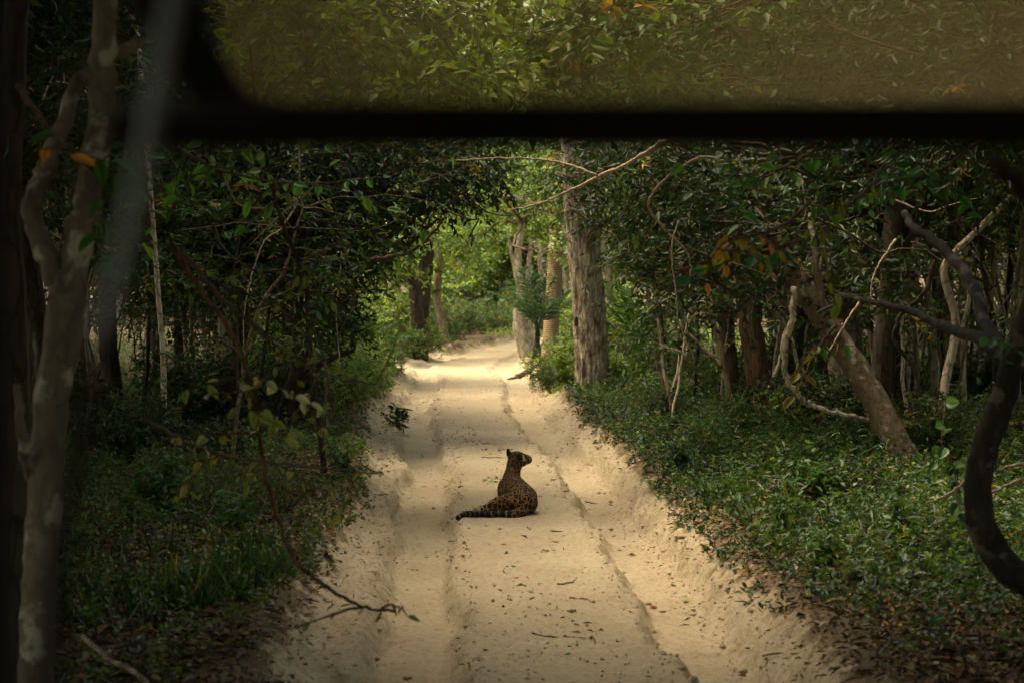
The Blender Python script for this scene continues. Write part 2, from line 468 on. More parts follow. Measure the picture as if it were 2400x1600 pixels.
def blob_anchors(rng, c, r, n, gap=0.45):
    c = np.array(c, float); r = np.array(r, float)
    m = int(n * 2.2)
    d = norm(rng.standard_normal((m, 3)))
    rad = rng.random(m) ** (1 / 2.2)
    p = d * rad[:, None]
    q = p * 2.2 + c * 0.9
    keep = (np.sin(q[:, 0] * 2.3 + 1.7 * np.sin(q[:, 1] * 2.1)) + np.sin(q[:, 2] * 2.9 + q[:, 1] * 1.9) + 0.6 * rng.standard_normal(m)) > (gap - 0.6)
    p, d = p[keep][:n], d[keep][:n]
    return c + p * r, norm(d * r * 0.7 + rng.standard_normal(d.shape) * 0.45)

def crown(blobs, rng, dens=1.0, L=0.11, W=0.045, per=8, tl=0.34, pal='mid', root=None, droop=0.4, hi=False, up=0.36, limb_r=0.05):
    """returns (leaf geometry, branch geometry) of a crown made of uneven leafy masses"""
    g, gw = Geo(), Geo()
    root = np.array(root if root is not None else (0, 0, 0), float)
    for b in blobs:
        c, r = np.array(b[0], float), np.array(b[1], float)
        pl = b[2] if len(b) > 2 else pal
        vol = r[0] * r[1] * r[2]
        n = int(190 * dens * vol ** 0.8)
        A, D = blob_anchors(rng, c, r, n)
        cluster(g, gw, A, D, tl * (0.6 + 0.8 * rng.random(len(A))), per, L, W, pl, rng, droop, up, hi=hi)
        mid = (root + c) / 2 + rng.standard_normal(3) * 0.15 * np.linalg.norm(c - root) * .5
        lp = spline([root, mid, c + rng.standard_normal(3) * r * .2], 9)
        lp[1:-1] += rng.standard_normal((7, 3)) * .03
        gw.tube(lp, np.linspace(limb_r, limb_r * .35, 9), 6)
        for k in range(int(5 + 3 * vol ** .4)):
            q = lp[rng.integers(4, 9)]
            e = c + norm(rng.standard_normal(3)) * r * (0.6 + 0.35 * rng.random())
            m2 = (q + e) / 2 + rng.standard_normal(3) * 0.18
            gw.tube(spline([q, m2, e], 6), np.linspace(limb_r * .42, 0.006, 6), 4)
    return g, gw

# ------------------------------------------------------------------ plant library (meshes shared by every copy)
LIB_RNG = np.random.default_rng(21)
def rand_blobs(rng, n, spread, zc, zr, size):
    out = []
    for i in range(n):
        a = rng.random() * 2 * np.pi; rr = spread * rng.random() ** .6
        s = size * (0.7 + 0.6 * rng.random())
        out.append(((rr * np.cos(a), rr * np.sin(a), zc + zr * rng.standard_normal()), (s * 1.15, s * 1.15, s * 0.8)))
    return out

def lib_tree(pal, bark, h, seed, n=8, spread=1.6, size=1.1, L=0.12, W=0.05, tr=0.11, dens=1.0, low=0.45):
    rng = np.random.default_rng(seed)
    top = np.array([0.25 * rng.standard_normal(), 0.25 * rng.standard_normal(), h * 0.62])
    tp = spline([(0, 0, -0.3), (rng.standard_normal() * .12, rng.standard_normal() * .12, h * .3), top, top + [0, 0, h * .2]], 16)
    tp[1:] += rng.standard_normal((15, 3)) * .02
    gt = Geo().tube(tp, np.linspace(tr * 1.25, tr * .35, 16), 9, 0.07, rng)
    bl = rand_blobs(rng, n, spread, h * (low + 1) / 2, h * (1 - low) * .24, size)
    g, gw = crown(bl, rng, dens, L, W, pal=pal, root=top * [1, 1, .8], limb_r=tr * .5)
    return dict(trunk=gt.build('trunk', bark, mesh_only=True, smooth=True), branches=gw.build('branches', TWIG, mesh_only=True),
                crown=g.build('crown', LEAF, mesh_only=True))

def lib_shrub(pal, seed, r=0.8, n=5, L=0.07, W=0.03, dens=2.0, mat=None, h=0.9):
    rng = np.random.default_rng(seed)
    bl = []
    for i in range(n):
        a = rng.random() * 6.28; q = r * .7 * rng.random() ** .5; s = r * (.35 + .3 * rng.random())
        bl.append(((q * np.cos(a), q * np.sin(a), h * (.35 + .5 * rng.random())), (s, s, s * .85)))
    g, gw = crown(bl, rng, dens * 2.0, L, W, per=8, tl=.2, pal=pal, root=(0, 0, 0), limb_r=.014, droop=.15)
    return dict(branches=gw.build('branches', TWIG, mesh_only=True), foliage=g.build('foliage', mat or LEAF, mesh_only=True))

def lib_sapling(pal, seed, h=4.5, L=0.10, W=0.042, tr=.028, bark=None, leafy=1.0):
    rng = np.random.default_rng(seed)
    lean = rng.standard_normal(2) * .55
    tp = spline([(0, 0, -.2), (rng.standard_normal() * .15, rng.standard_normal() * .15, h * .35),
                 (lean[0] * .5 + rng.standard_normal() * .2, lean[1] * .5, h * .68), (lean[0], lean[1], h)], 18)
    tp[2:] += rng.standard_normal((16, 3)) * .018
    gt = Geo().tube(tp, np.linspace(tr, tr * .3, 18), 6, .06, rng)
    g, gw = Geo(), Geo()
    for k in range(int(11)):
        i = rng.integers(5, 18); d = norm(np.array([rng.standard_normal(), rng.standard_normal(), .5]))
        bp = wander(tp[i], d, .6 + .9 * rng.random(), 6, .22, rng, (0, 0, -1))
        gt.tube(bp, np.linspace(tr * .38, .004, 7), 4)
        nn = int(9 * leafy)
        gw = gt
        if nn:
            A = bp[rng.integers(2, 7, nn)]; D = norm(rng.standard_normal((nn, 3)) + norm(bp[-1] - bp[0]))
            cluster(g, gw, A, D, .28, 6, L, W, pal, rng, .35)
    d = dict(trunk=gt.build('trunk', bark or BARK_GREY, mesh_only=True, smooth=True))
    if g.n:
        d['crown'] = g.build('crown', LEAF, mesh_only=True)
    return d

print('library...')
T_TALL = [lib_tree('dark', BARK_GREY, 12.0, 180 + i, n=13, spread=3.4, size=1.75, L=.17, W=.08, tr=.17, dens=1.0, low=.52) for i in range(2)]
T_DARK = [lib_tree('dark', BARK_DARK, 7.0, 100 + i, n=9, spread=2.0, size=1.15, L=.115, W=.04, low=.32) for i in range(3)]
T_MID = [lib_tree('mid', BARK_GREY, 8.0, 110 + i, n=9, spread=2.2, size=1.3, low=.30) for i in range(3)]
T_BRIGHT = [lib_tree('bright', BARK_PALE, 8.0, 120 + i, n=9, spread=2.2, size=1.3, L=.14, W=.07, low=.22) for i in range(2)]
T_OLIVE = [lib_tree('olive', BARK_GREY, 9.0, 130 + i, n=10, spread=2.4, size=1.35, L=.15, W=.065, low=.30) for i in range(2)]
S_MID = [lib_shrub('mid', 140 + i) for i in range(2)]
S_BRIGHT = [lib_shrub('bright', 150 + i) for i in range(2)]
S_DARK = [lib_shrub('dark', 160 + i, L=.08, W=.034) for i in range(2)]
SAP = [lib_sapling('mid', 170 + i, bark=[BARK_GREY, BARK_DARK, BARK_PALE, BARK_GREY, BARK_DARK][i], leafy=[.8, 1, .3, .4, .6][i]) for i in range(5)]

def place(lib, name, loc, rz, sc, label, cat, group=None, tilt=(0, 0)):
    e = empty(name, loc, rz, sc)
    e.rotation_euler = (tilt[0], tilt[1], rz)
    tag(e, label, cat, group)
    for k, me in lib.items():
        link_mesh(k, me, e)
    return e

def gz(x, y): return float(H(np.array([x]), np.array([y]), fine=False)[0])
R_ = random.Random(5)

T_TALL2 = [lib_tree('olive', BARK_GREY, 12.0, 190 + i, n=12, spread=2.8, size=1.5, L=.16, W=.07, tr=.14, dens=.75, low=.42) for i in range(2)]
# ---- trees beyond the end of the track
def scatter_trees(libs, spots, name, label, group, smin=.85, smax=1.25, cat='tree'):
    for (x, y, s) in spots:
        place(R_.choice(libs), name, (x, y, gz(x, y) - .05), R_.random() * 6.28, s * R_.uniform(smin, smax), label, cat, group,
              (R_.uniform(-.06, .06), R_.uniform(-.06, .06)))

spots = []
for row, y in enumerate((70, 76, 86, 92)):
    n = 9 + row
    for i in range(n):
        x = -y * .30 + (i + .5 * (row % 2)) / (n - 1) * y * .60
        low = row < 2 and abs(x) < 10
        spots.append((x + R_.uniform(-.7, .7), y + R_.uniform(-1.5, 1.5), (.55 + .15 * row) if low else 1.1 + .12 * row))
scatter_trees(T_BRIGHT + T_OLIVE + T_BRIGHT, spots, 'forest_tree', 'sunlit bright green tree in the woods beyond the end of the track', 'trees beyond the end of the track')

# ---- left wood and right wood behind the thickets
spots = [(-4.4, 30, 1.0), (-6.6, 33, 1.1), (-9.2, 36, 1.2), (-4.6, 38, 1.15), (-7.4, 42, 1.2), (-10.5, 45, 1.2), (-9.2, 50, .8),
         (-12.5, 52, 1.0), (-8.0, 27, 1.0), (-5.9, 24.5, .95)]
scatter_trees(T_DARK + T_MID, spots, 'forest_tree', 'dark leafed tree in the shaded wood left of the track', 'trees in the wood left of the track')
spots = [(6.4, 30, 1.1), (9.0, 33, 1.2), (5.0, 37, 1.2), (8.2, 41, 1.3), (11.6, 43, 1.3), (7.2, 50, 1.1), (11, 53, 1.2), (14.5, 55, 1.2),
         (8.0, 57, 1.1), (9.5, 62, 1.2), (9.0, 26.5, 1.1)]
scatter_trees(T_MID + T_OLIVE + T_DARK[:1], spots, 'forest_tree', 'leafy tree in the wood right of the track', 'trees in the wood right of the track')

# ---- trees that arch over the track and shade its sides
arch_l = [(-3.6, 25.5, 1.0), (-5.3, 33, .85), (-4.6, 19.5, .95), (-6.2, 16.0, 1.0)]
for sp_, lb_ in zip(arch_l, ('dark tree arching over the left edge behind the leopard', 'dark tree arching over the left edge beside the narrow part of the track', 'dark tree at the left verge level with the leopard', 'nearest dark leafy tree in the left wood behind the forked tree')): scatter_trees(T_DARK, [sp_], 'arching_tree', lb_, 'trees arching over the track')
arch_r = [(5.2, 26.5, .85), (4.3, 30.5, .9), (5.6, 19.5, 1.0)]
for sp_, lb_ in zip(arch_r, ('dark tree over the right verge in front of the thick fissured trunk', 'dark tree over the ground cover beside the slender dark trunk', 'dark tree over the right verge beside the leaning trunk')): scatter_trees(T_DARK, [sp_], 'arching_tree', lb_, 'trees arching over the track')
for i_, (x_, y_, s_, lb_) in enumerate([(-6.2, 28.5, .8, 'yellow green tree rising over the left arch, nearest the track'), (-7.6, 31, .85, 'yellow green tree rising over the left thicket'), (5.4, 31.5, .85, 'yellow green tree rising over the right wood behind the thick trunk'),
                          (8.6, 32.5, .9, 'yellow green tree rising over the far side of the right wood'), (-5.6, 38.5, .8, 'yellow green tree rising behind the left bank shrubs')]):
    place(T_TALL2[i_ % 2], 'tall_tree', (x_, y_, gz(x_, y_) - .1), i_ * 1.3, s_, lb_, 'tree')
# high crowns above the near woods: mostly over the picture, they shade what is in it
over = [(-5.6, 12.5, 1.0), (-8.6, 20, 1.1), (-3.6, 5.5, 1.05), (-9.5, 14, 1.1), (-10, 26, 1.15), (6.6, 14, 1.0), (8.8, 19.5, 1.1), (4.0, 6.5, 1.05), (11.5, 24, 1.15), (8.6, 11, 1.0), (-13, 34, 1.1), (-12.5, 19, 1.1), (-9.5, 31, 1.1), (12.5, 17, 1.1), (12.5, 29, 1.1), (-15, 27, 1.1), (13.5, 33, 1.1), (3.9, 10.5, .95), (-3.9, 9.5, .95), (0.9, -2.5, 1), (9.6, 28, 1.1)]
scatter_trees(T_TALL, over, 'tall_tree', 'tall tree whose crown closes over the shaded wood beside the track', 'tall trees above the near woods')

spots = [(x_ + R_.uniform(-1, 1), y_ + R_.uniform(-1.2, 1.2), R_.uniform(.95, 1.15)) for (x_, y_) in
         [(-9, -6), (-4, -8), (1.5, -9), (6.5, -7), (11, -4), (-13, 0), (14, 3), (-6, -14), (4, -15), (-12, 7), (13, 10), (-16, 14), (17, 18), (-18, 24), (18, 27), (-17, 38), (18, 38)]]  # out of view, added to block light arriving from behind and the sides
scatter_trees(T_TALL, spots, 'tall_tree', 'tall tree added out of view around the jeep to block light', 'shading trees added around and behind the jeep')
scatter_trees(T_DARK, [(x_ * .9 + 1, y_ - 1.5, 1.1) for (x_, y_, q_) in spots], 'forest_tree', 'low dark tree added out of view around the jeep to block light', 'shading trees added around and behind the jeep')

# ---- saplings and thin stems of the thickets
def thicket(n, xr, yr, name, label, group, libs, smin=.7, smax=1.2):
    for i in range(n):
        y = R_.uniform(*yr); x = R_.uniform(*xr)
        if xr[0] > 0: x = x * y / yr[1] * 1.1 + .2
        else: x = x * y / yr[1] * 1.1 - .2
        s = R_.uniform(smin, smax)
        k_ = R_.randrange(len(libs))
        place(libs[k_], name, (x, y, gz(x, y) - .05), R_.random() * 6.28, s, label.replace('thin crooked', ['leafy grey', 'bushy dark', 'nearly bare pale', 'sparse grey', 'sparse dark'][k_]), 'sapling', group, (R_.uniform(-.22, .22), R_.uniform(-.22, .22)))
thicket(60, (-12.0, -3.2), (20, 44), 'thin_sapling', 'thin crooked sapling stem in the dark thicket left of the track', 'saplings of the left thicket', SAP)
thicket(85, (2.9, 13.0), (24, 46), 'thin_sapling', 'thin crooked sapling stem in the thicket right of the track', 'saplings of the right thicket', SAP)

# ---- shrubs
def shrubs(lst, libs, label, group):
    for (x, y, s) in lst:
        place(R_.choice(libs), 'shrub', (x, y, gz(x, y) - .03), R_.random() * 6.28, (s, s, s * R_.uniform(.85, 1.2)), label, 'shrub', group)
shrubs([(-3.0, 40, 1.1), (-3.2, 37.2, 1.2), (-2.75, 38.6, .8), (-2.7, 36, .8), (-2.75, 34.2, .9), (-4.4, 35.5, 1.3), (-2.7, 32.2, .8), (-3.7, 31, 1.1), (-3.6, 42, 1.2), (-2.5, 30.6, .7), (-2.6, 33, .8), (-2.45, 28.9, .55)], S_BRIGHT,
       'bushy green shrub on the left bank where the track narrows', 'shrubs on the left bank')
shrubs([(-3.2, 28, .9), (-3.6, 25, 1.0), (-4.4, 27.5, 1.2), (-4.2, 22, .9), (-5.4, 23.8, 1.1), (-5.6, 20.5, 1.0), (-3.2, 21.8, .6), (-6.5, 18.5, 1.0)], S_DARK,
       'dark leafy shrub in the shade along the left verge', 'shaded shrubs along the left verge')
shrubs([(1.0, 36.0, .8), (1.25, 38.5, .6), (1.6, 41, .7), (.75, 34.3, .55), (2.1, 45, 1.1), (2.1, 38, 1.3), (2.6, 35.5, 1.1), (1.9, 34, .7), (2.9, 41, 1.5), (1.9, 50, 1.3)],
       S_BRIGHT + S_MID, 'fresh green shrub near the thick barked tree and the palm', 'shrubs right of the far track')
shrubs([(3.2, 32.5, 1.0), (4.0, 30, 1.0), (3.4, 29, .7), (4.8, 32, 1.1), (5.8, 30, 1.2), (4.6, 27, .8), (6.6, 27, 1.1), (7.7, 30, 1.2), (6.0, 23.5, .8), (8.4, 24.5, 1.1), (5.8, 35, 1.3), (9.5, 29, 1.3), (7.1, 21, .8)],
       S_MID + S_DARK, 'low green shrub on the floor of the right wood', 'shrubs in the right wood')
shrubs([(q_[0], q_[1], q_[2] * 1.35) for q_ in [(2.6, 29.5, .6), (2.2, 27, .45), (3.2, 26, .6), (2.9, 23.8, .5), (4.0, 24, .7), (3.3, 21.8, .5), (4.7, 21.5, .65), (2.9, 20.2, .4), (6.4, 18, .6), (3.1, 17.4, .35)]],
       S_MID + S_DARK, 'knee high shrub standing in the ground cover of the right verge', 'shrubs of the right verge')
shrubs([(-2.4, 50, 1.0), (-3.1, 53, 1.3), (-2.2, 57, 1.0), (-2.8, 59, 1.4), (-1.9, 63.5, 1.3), (-.4, 66, 1.4), (.8, 68.5, 1.9), (-.2, 70, 2.2), (-2.4, 69, 2.2), (2.2, 70.5, 2.0), (-.9, 62.8, 1.0), (.0, 64.0, 1.1), (.9, 65.0, 1.2), (-1.9, 61.5, 1.1), (-3.9, 56, 1.5), (2.2, 63, 1.6), (2.6, 58, 1.3)],
       S_BRIGHT + S_MID, 'sunlit shrub at the far bend of the track', 'shrubs at the far bend')
print('forest placed')

# ---- the wood far beyond, one mass
g = Geo(); rr = np.random.default_rng(77)
n = 16000
A = np.stack([rr.uniform(-48, 48, n), rr.uniform(93, 108, n), 26 * rr.random(n) ** 1.0], -1)
A[:, 2] *= 0.75 + .25 * np.sin(A[:, 0] * .35) * np.cos(A[:, 0] * .11 + 1)
cluster(g, None, A, norm(rr.standard_normal((n, 3))), .7, 6, .42, .22, 'olive', rr, twig=False)
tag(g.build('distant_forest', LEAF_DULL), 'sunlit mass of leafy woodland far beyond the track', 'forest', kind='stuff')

# ------------------------------------------------------------------ special trees
def local_tree(name, base, path, radii, bark, label, cat='tree', sides=10, rough=.06, seed=0, limbs=(), blobs=(), pal='dark', L=.11, W=.045, dens=1.0, n=None, leaf=LEAF, hi=False, rot=(.0, .0, .0)):
    """a tree given by the line its trunk follows; limbs: (points, r0, r1); blobs: leaf masses"""
    rng = np.random.default_rng(seed + 500)
    base = np.array(base, float)
    e = tag(empty(name, base), label, cat)
    n = n or max(12, 6 * len(path))
    sp = spline(np.array(path) - base, n)
    sp[1:-1] += rng.standard_normal((n - 2, 3)) * np.mean(radii) * .05
    rads = np.interp(np.linspace(0, 1, n), np.linspace(0, 1, len(radii)), radii)
    Geo().tube(sp, rads, sides, rough, rng).build('trunk', bark, e, smooth=True)
    for (pts, r0, r1) in limbs:
        q = spline(np.array(pts) - base, 5 * len(pts)); q[1:-1] += rng.standard_normal((len(q) - 2, 3)) * r0 * .12
        Geo().tube(q, np.linspace(r0, r1, len(q)), 7, rough, rng).build('limb', bark, e, smooth=True)
    if blobs:
        g, gw = crown([(np.array(b[0]) - base,) + tuple(b[1:]) for b in blobs], rng, dens, L, W, pal=pal, root=sp[-1], hi=hi, limb_r=max(.02, radii[-1] * .6))
        gw.build('branches', TWIG, e); g.build('crown', leaf, e)
    return e

# thick barked tree right of the track, trunk with real relief
def big_tree():
    rng = np.random.default_rng(3)
    b = P(1392, 945, 33.5); b[2] = gz(b[0], b[1]) - .15
    e = tag(empty('thick_tree', b), 'thick straight tree with deeply fissured bark at the right edge of the track', 'tree')
    pts = [b, P(1387, 880, 33.5), P(1378, 700, 33.5), P(1366, 540, 33.5), P(1358, 440, 33.5), P(1346, 200, 33.5), P(1330, -200, 33.5)]
    sp = spline(np.array(pts) - b, 150)
    nseg, ns = 150, 72
    hgt = sp[:, 2]
    rad = np.interp(hgt, [0, .35, 1.0, 3.5, 9], [.29, .275, .265, .255, .2])
    a = np.linspace(0, 2 * np.pi, ns, endpoint=False)
    AA, HH = np.meshgrid(a, hgt)
    cx, cy = np.cos(AA) * 2.6, np.sin(AA) * 2.6
    ridge = np.abs(vnoise(cx * 2.2 + 7 + HH * .3, cy * 2.2 + HH * 1.1, 31, 3)) + .7 * np.abs(vnoise(cx * 4 - 3, cy * 4 + HH * 4.2, 32, 2))
    r = rad[:, None] * (1 + .04 * np.sin(AA * 2 + 1) + .03 * np.sin(AA * 3 + HH)) + .055 * (np.minimum(ridge * 2.4, 1) - .5)
    r = r + .03 * np.exp(-HH / .25) * (np.sin(AA * 5 + 1) > .2)
    V = np.stack([sp[:, None, 0] + r * np.cos(AA), sp[:, None, 1] + r * np.sin(AA), HH], -1).reshape(-1, 3)
    i = np.arange(nseg - 1)[:, None] * ns; j = np.arange(ns)[None, :]; k = (j + 1) % ns
    F = np.concatenate([np.stack([i + j, i + k, i + ns + k], -1).reshape(-1, 3), np.stack([i + j, i + ns + k, i + ns + j], -1).reshape(-1, 3)])
    Geo().add(V, F).build('trunk', BARK_BIG, e, smooth=True)
    # dark knot hole
    kz = P(1356, 753, 33.5) - b
    th = np.linspace(0, 6.28, 14)[:-1]
    kc = np.array([kz[0] - .045, kz[1] - .275, kz[2]])
    Vk = np.array([[kc[0] + .035 * np.cos(t), kc[1] + .02 * abs(np.cos(t)), kc[2] + .085 * np.sin(t)] for t in th] + [[kc[0], kc[1] - .02, kc[2]]])
    Geo().add(Vk, [(q, (q + 1) % 13, 13) for q in range(13)], (.2, .2, .2)).build('knot_hole', BARK_DARK, e)
    bl = [((b[0] + .9, b[1] - .3, 5.0), (1.2, 1.2, .8)), ((b[0] + 2.0, b[1] - .6, 4.0), (1.3, 1.2, .9)), ((b[0] + 1.4, b[1], 5.6), (1.6, 1.5, 1)),
          ((b[0] + .2, b[1], 7.8), (2, 2, 1.2)),
          (P(1385, 420, 32.6), (.55, .4, .38)), (P(1330, 400, 33), (.45, .4, .3)), (P(1410, 500, 32.8), (.35, .3, .3))]
    g, gw = crown([(np.array(q[0]) - b, q[1]) for q in bl], rng, 1.3, .11, .038, pal='dark', root=sp[95], limb_r=.07)
    gw.build('branches', TWIG, e); g.build('crown', LEAF, e)
big_tree()

# dark overhanging tree in front of it: its low crown blocks the upper right of the tunnel
bx = np.array([4.4, 24.5, gz(4.4, 24.5) - .1])
bl = [(P(1500, 480, 24), (.62, .6, .5)), (P(1600, 420, 24.5), (.8, .7, .6)), (P(1470, 370, 23.5), (.6, .6, .35)), (P(1560, 560, 25), (.65, .6, .45)), (P(1700, 500, 25), (.8, .7, .6)),
      (P(1660, 620, 25.5), (.55, .6, .35)), (P(1500, 600, 25), (.42, .5, .3)), (P(1820, 420, 25), (.9, .8, .6)), (P(1960, 480, 25.5), (.8, .8, .5)), (P(1560, 330, 24), (.9, .8, .4))]
local_tree('overhanging_tree', bx, [bx, bx + [-.2, 0, 1.4], bx + [-.5, -.1, 2.6], bx + [-.9, -.2, 3.6]], [.11, .09, .07, .05], BARK_DARK,
           'low spreading tree whose dark leaves hang in front of the thick fissured trunk', seed=11, blobs=bl, dens=1.9, L=.12, W=.036)
# dark overhanging tree on the left, arching over the road
bx = np.array([-3.1, 26, gz(-3.1, 26) - .1])
bl = [(P(1060, 420, 26), (.75, .7, .4)), (P(960, 470, 26), (.8, .7, .5)), (P(860, 420, 25.5), (.9, .8, .6)), (P(1120, 380, 26), (.5, .5, .3)), (P(880, 560, 26.5), (.55, .6, .4)), (P(760, 500, 25), (.8, .8, .6)),
      (P(640, 430, 25), (.9, .9, .6)), (P(780, 640, 26), (.6, .6, .5)), (P(520, 520, 25), (.8, .8, .6)), (P(1000, 360, 25), (.9, .8, .4)), (P(700, 350, 24), (.9, .8, .4)), (P(800, 760, 26.5), (.45, .5, .35))]
local_tree('overhanging_tree', bx, [bx, P(700, 860, 26), P(690, 760, 26), P(720, 600, 26)], [.12, .10, .08, .05], BARK_DARK,
           'dark leafed tree arching from the left over the sandy track', seed=12, blobs=bl, dens=1.8, L=.11, W=.042,
           limbs=[([P(690, 900, 26), P(760, 850, 26), P(830, 820, 26)], .06, .03), ([P(700, 900, 26), P(720, 800, 26), P(735, 700, 26)], .06, .03),
                  ([P(720, 620, 26), P(850, 600, 26), P(960, 520, 26), P(1020, 480, 26)], .05, .012)])

# leafy boughs high over the track, seen above the header bar
for (bx_, by_, ptl, pl_, lab, sd_) in [
        (-5.4, 19, [(560, 60), (680, 150), (760, 40), (860, 200), (900, 90), (1010, 160), (1060, 60), (1150, 210), (620, -60), (960, -40)], 'bright', 'tree with bright leaves hanging from the left, seen above the header bar', 90),
        (6.2, 20.5, [(1290, 80), (1380, 190), (1440, 40), (1560, 140), (1640, 210), (1720, 60), (1260, 200), (1500, -50)], 'mid', 'tree with drooping green leaves hanging from the right, above the header bar', 91),
        (7.6, 22.5, [(1850, 120), (1930, 210), (2010, 60), (2130, 170), (2240, 70), (2330, 190), (1990, -60)], 'dark', 'dark leafed tree filling the upper right corner above the header bar', 92)]:
    b_ = np.array([bx_, by_, gz(bx_, by_) - .1])
    bl_ = [(P(q[0], q[1], by_ + 1.2 * math.sin(k * 2.1)), (.62, .6, .42)) for k, q in enumerate(ptl)]
    local_tree('leafy_tree', b_, [b_, b_ + [.1, 0, 1.5], b_ + [0, .1, 3.2], b_ + [-.1 * np.sign(bx_), 0, 5.2]], [.13, .11, .08, .035], BARK_GREY, lab, seed=sd_, blobs=bl_, pal=pl_, dens=1.15, L=.15, W=.065)

# palm
def frond(length, rng, n=34, lw=.02, ll=.34, arch=.9):
    """leaflets in two rows on an arching stalk, pointing along +x"""
    t = np.linspace(0, 1, n)
    st = np.stack([length * np.sin(t * arch) / arch, 0 * t, length * (1 - np.cos(t * arch)) / arch * -.8 + .35 * length * t], -1)
    tn = norm(np.gradient(st, axis=0)); side = np.array([0, 1.0, 0])
    A, D, LL = [], [], []
    for s in (-1, 1):
        for i in range(4, n):
            A.append(st[i]); D.append(tn[i] * .75 + side * s + np.array([0, 0, -.15]) + rng.standard_normal(3) * .08)
            LL.append(ll * (.45 + .55 * math.sin(math.pi * min(1, .15 + t[i] * .8))))
    return st, np.array(A), np.array(D), np.array(LL)

def palm_crown(parent, center_, k, length, rng, cols, elev=(-.3, .9), dead=0, azr=(0, 6.28)):
    for i in range(k):
        st, A, D, LL = frond(length * rng.uniform(.8, 1.1), rng, n=30, ll=length * .22)
        az = azr[0] + (azr[1] - azr[0]) * (i + rng.uniform(-.3, .3)) / k; el = rng.uniform(*elev)
        M = np.array(Matrix.Rotation(az, 3, 'Z') @ Matrix.Rotation(-el, 3, 'Y') @ Matrix.Rotation(rng.uniform(-.5, .5), 3, 'X'))
        g = Geo(); c = np.tile(cols, (len(A), 1)) * rng.uniform(.75, 1.25, (len(A), 1))
        g.leaves(A @ M.T, D @ M.T, LL, .028 * length / 1.5, c, rng, up=.7)
        g.tube(st @ M.T, np.linspace(.014, .004, len(st)), 4, col=np.array(cols) * 1.3)
        o = g.build('frond', LEAF, parent)
        o.location = tuple(center_)

def ringed_mat():
    m, n, l, b = newmat('ringed_palm_bark')
    tc = n.new('ShaderNodeTexCoord')
    w = node(n, 'ShaderNodeTexWave', Scale=7.0, Distortion=7.0, Detail=4.0); w.bands_direction = 'Z'
    l.new(tc.outputs['Object'], w.inputs[0])
    r = ramp(n, [(0.1, (.19, .12, .06)), (.5, (.28, .185, .095)), (.95, (.35, .25, .14))]); l.new(w.outputs[0], r.inputs[0])
    l.new(r.outputs[0], b.inputs['Base Color']); b.inputs['Roughness'].default_value = .9
    bp = node(n, 'ShaderNodeBump', Strength=.7, Distance=.03); l.new(w.outputs[0], bp.inputs['Height']); l.new(bp.outputs[0], b.inputs['Normal'])
    return m
RING = ringed_mat()
b = P(1288, 855, 46.5); b[2] = gz(b[0], b[1]) - .1
e = tag(empty('palm_tree', b), 'palm with a ringed orange brown trunk left of the thick barked tree', 'palm')
sp = spline(np.array([b, P(1292, 760, 46.5), P(1300, 640, 46.5), P(1305, 500, 46.5), P(1312, 330, 46.5)]) - b, 60)
rad = np.interp(sp[:, 2], [0, .4, 2, 5], [.24, .185, .18, .14]) * (1 + .02 * np.sin(sp[:, 2] * 60))
Geo().tube(sp, rad, 16).build('trunk', RING, e, smooth=True)
palm_crown(e, sp[-1], 12, 2.0, np.random.default_rng(4), (.04, .09, .04), (-.1, 1.1))
# young feathery palms
for (px, py, Y, k, ln, lab, azr) in [(1256, 800, 44.5, 11, 1.6, 'young stemless palm with blue green fronds between the pale trunks and the ringed palm', (0, 6.28)),
                                (1500, 830, 38.0, 12, 1.7, 'feathery bright green young palm behind the right verge', (0, 6.28)),
                                (860, 840, 37.5, 10, 1.2, 'feathery young palm on the left bank above the shrubs', (0, 6.28))]:
    b = P(px, py, Y); b[2] = gz(b[0], b[1])
    e = tag(empty('young_palm', b), lab, 'palm')
    cc = (.028, .065, .04) if px == 1256 else (.08, .19, .05)
    Geo().tube([(0, 0, -.1), (.02, 0, .25), (.03, .02, .5)], [.1, .09, .05], 8).build('stem', BARK_DARK, e)
    if px == 1256: Geo().tube([(0.03, .02, .4), (.04, 0, .6), (.02, 0, .8)], [.06, .055, .05], 8).build('stem', BARK_DARK, e)
    palm_crown(e, (0.02, 0, 0.75 if px == 1256 else .45), k, ln, np.random.default_rng(px), cc, (.2, 1.35), azr=azr)

# pale multi-stemmed tree
b = P(1236, 820, 51); b[2] = gz(b[0], b[1]) - .1
local_tree('pale_tree', b, [b, P(1216, 760, 51), P(1222, 690, 51), P(1212, 620, 51), P(1224, 520, 51)], [.20, .155, .13, .11, .07], BARK_PALE,
           'pale barked tree with three stems at the right side of the far bend', seed=21,
           limbs=[([b, P(1240, 740, 51.2), P(1238, 660, 51.2), P(1246, 560, 51.2)], .11, .06), ([b, P(1262, 740, 51.4), P(1268, 660, 51.4), P(1262, 560, 51.4)], .10, .05),
                  ([P(1214, 650, 51), P(1200, 600, 51), P(1190, 540, 51)], .07, .03)],
           blobs=[(P(1200, 480, 51), (1.0, .9, .6)), (P(1285, 520, 52), (.9, .9, .5)), (P(1110, 560, 52), (.8, .8, .4)), (P(1306, 520, 45.6), (.5, .5, .4)), (P(1300, 440, 45.6), (.6, .6, .45)), (P(1320, 590, 45.8), (.35, .3, .22)), (P(1230, 400, 52), (1.6, 1.4, 1.0)), (P(1110, 440, 53), (1.3, 1.2, .8))],
           pal='bright', L=.11, W=.05, dens=1.2)
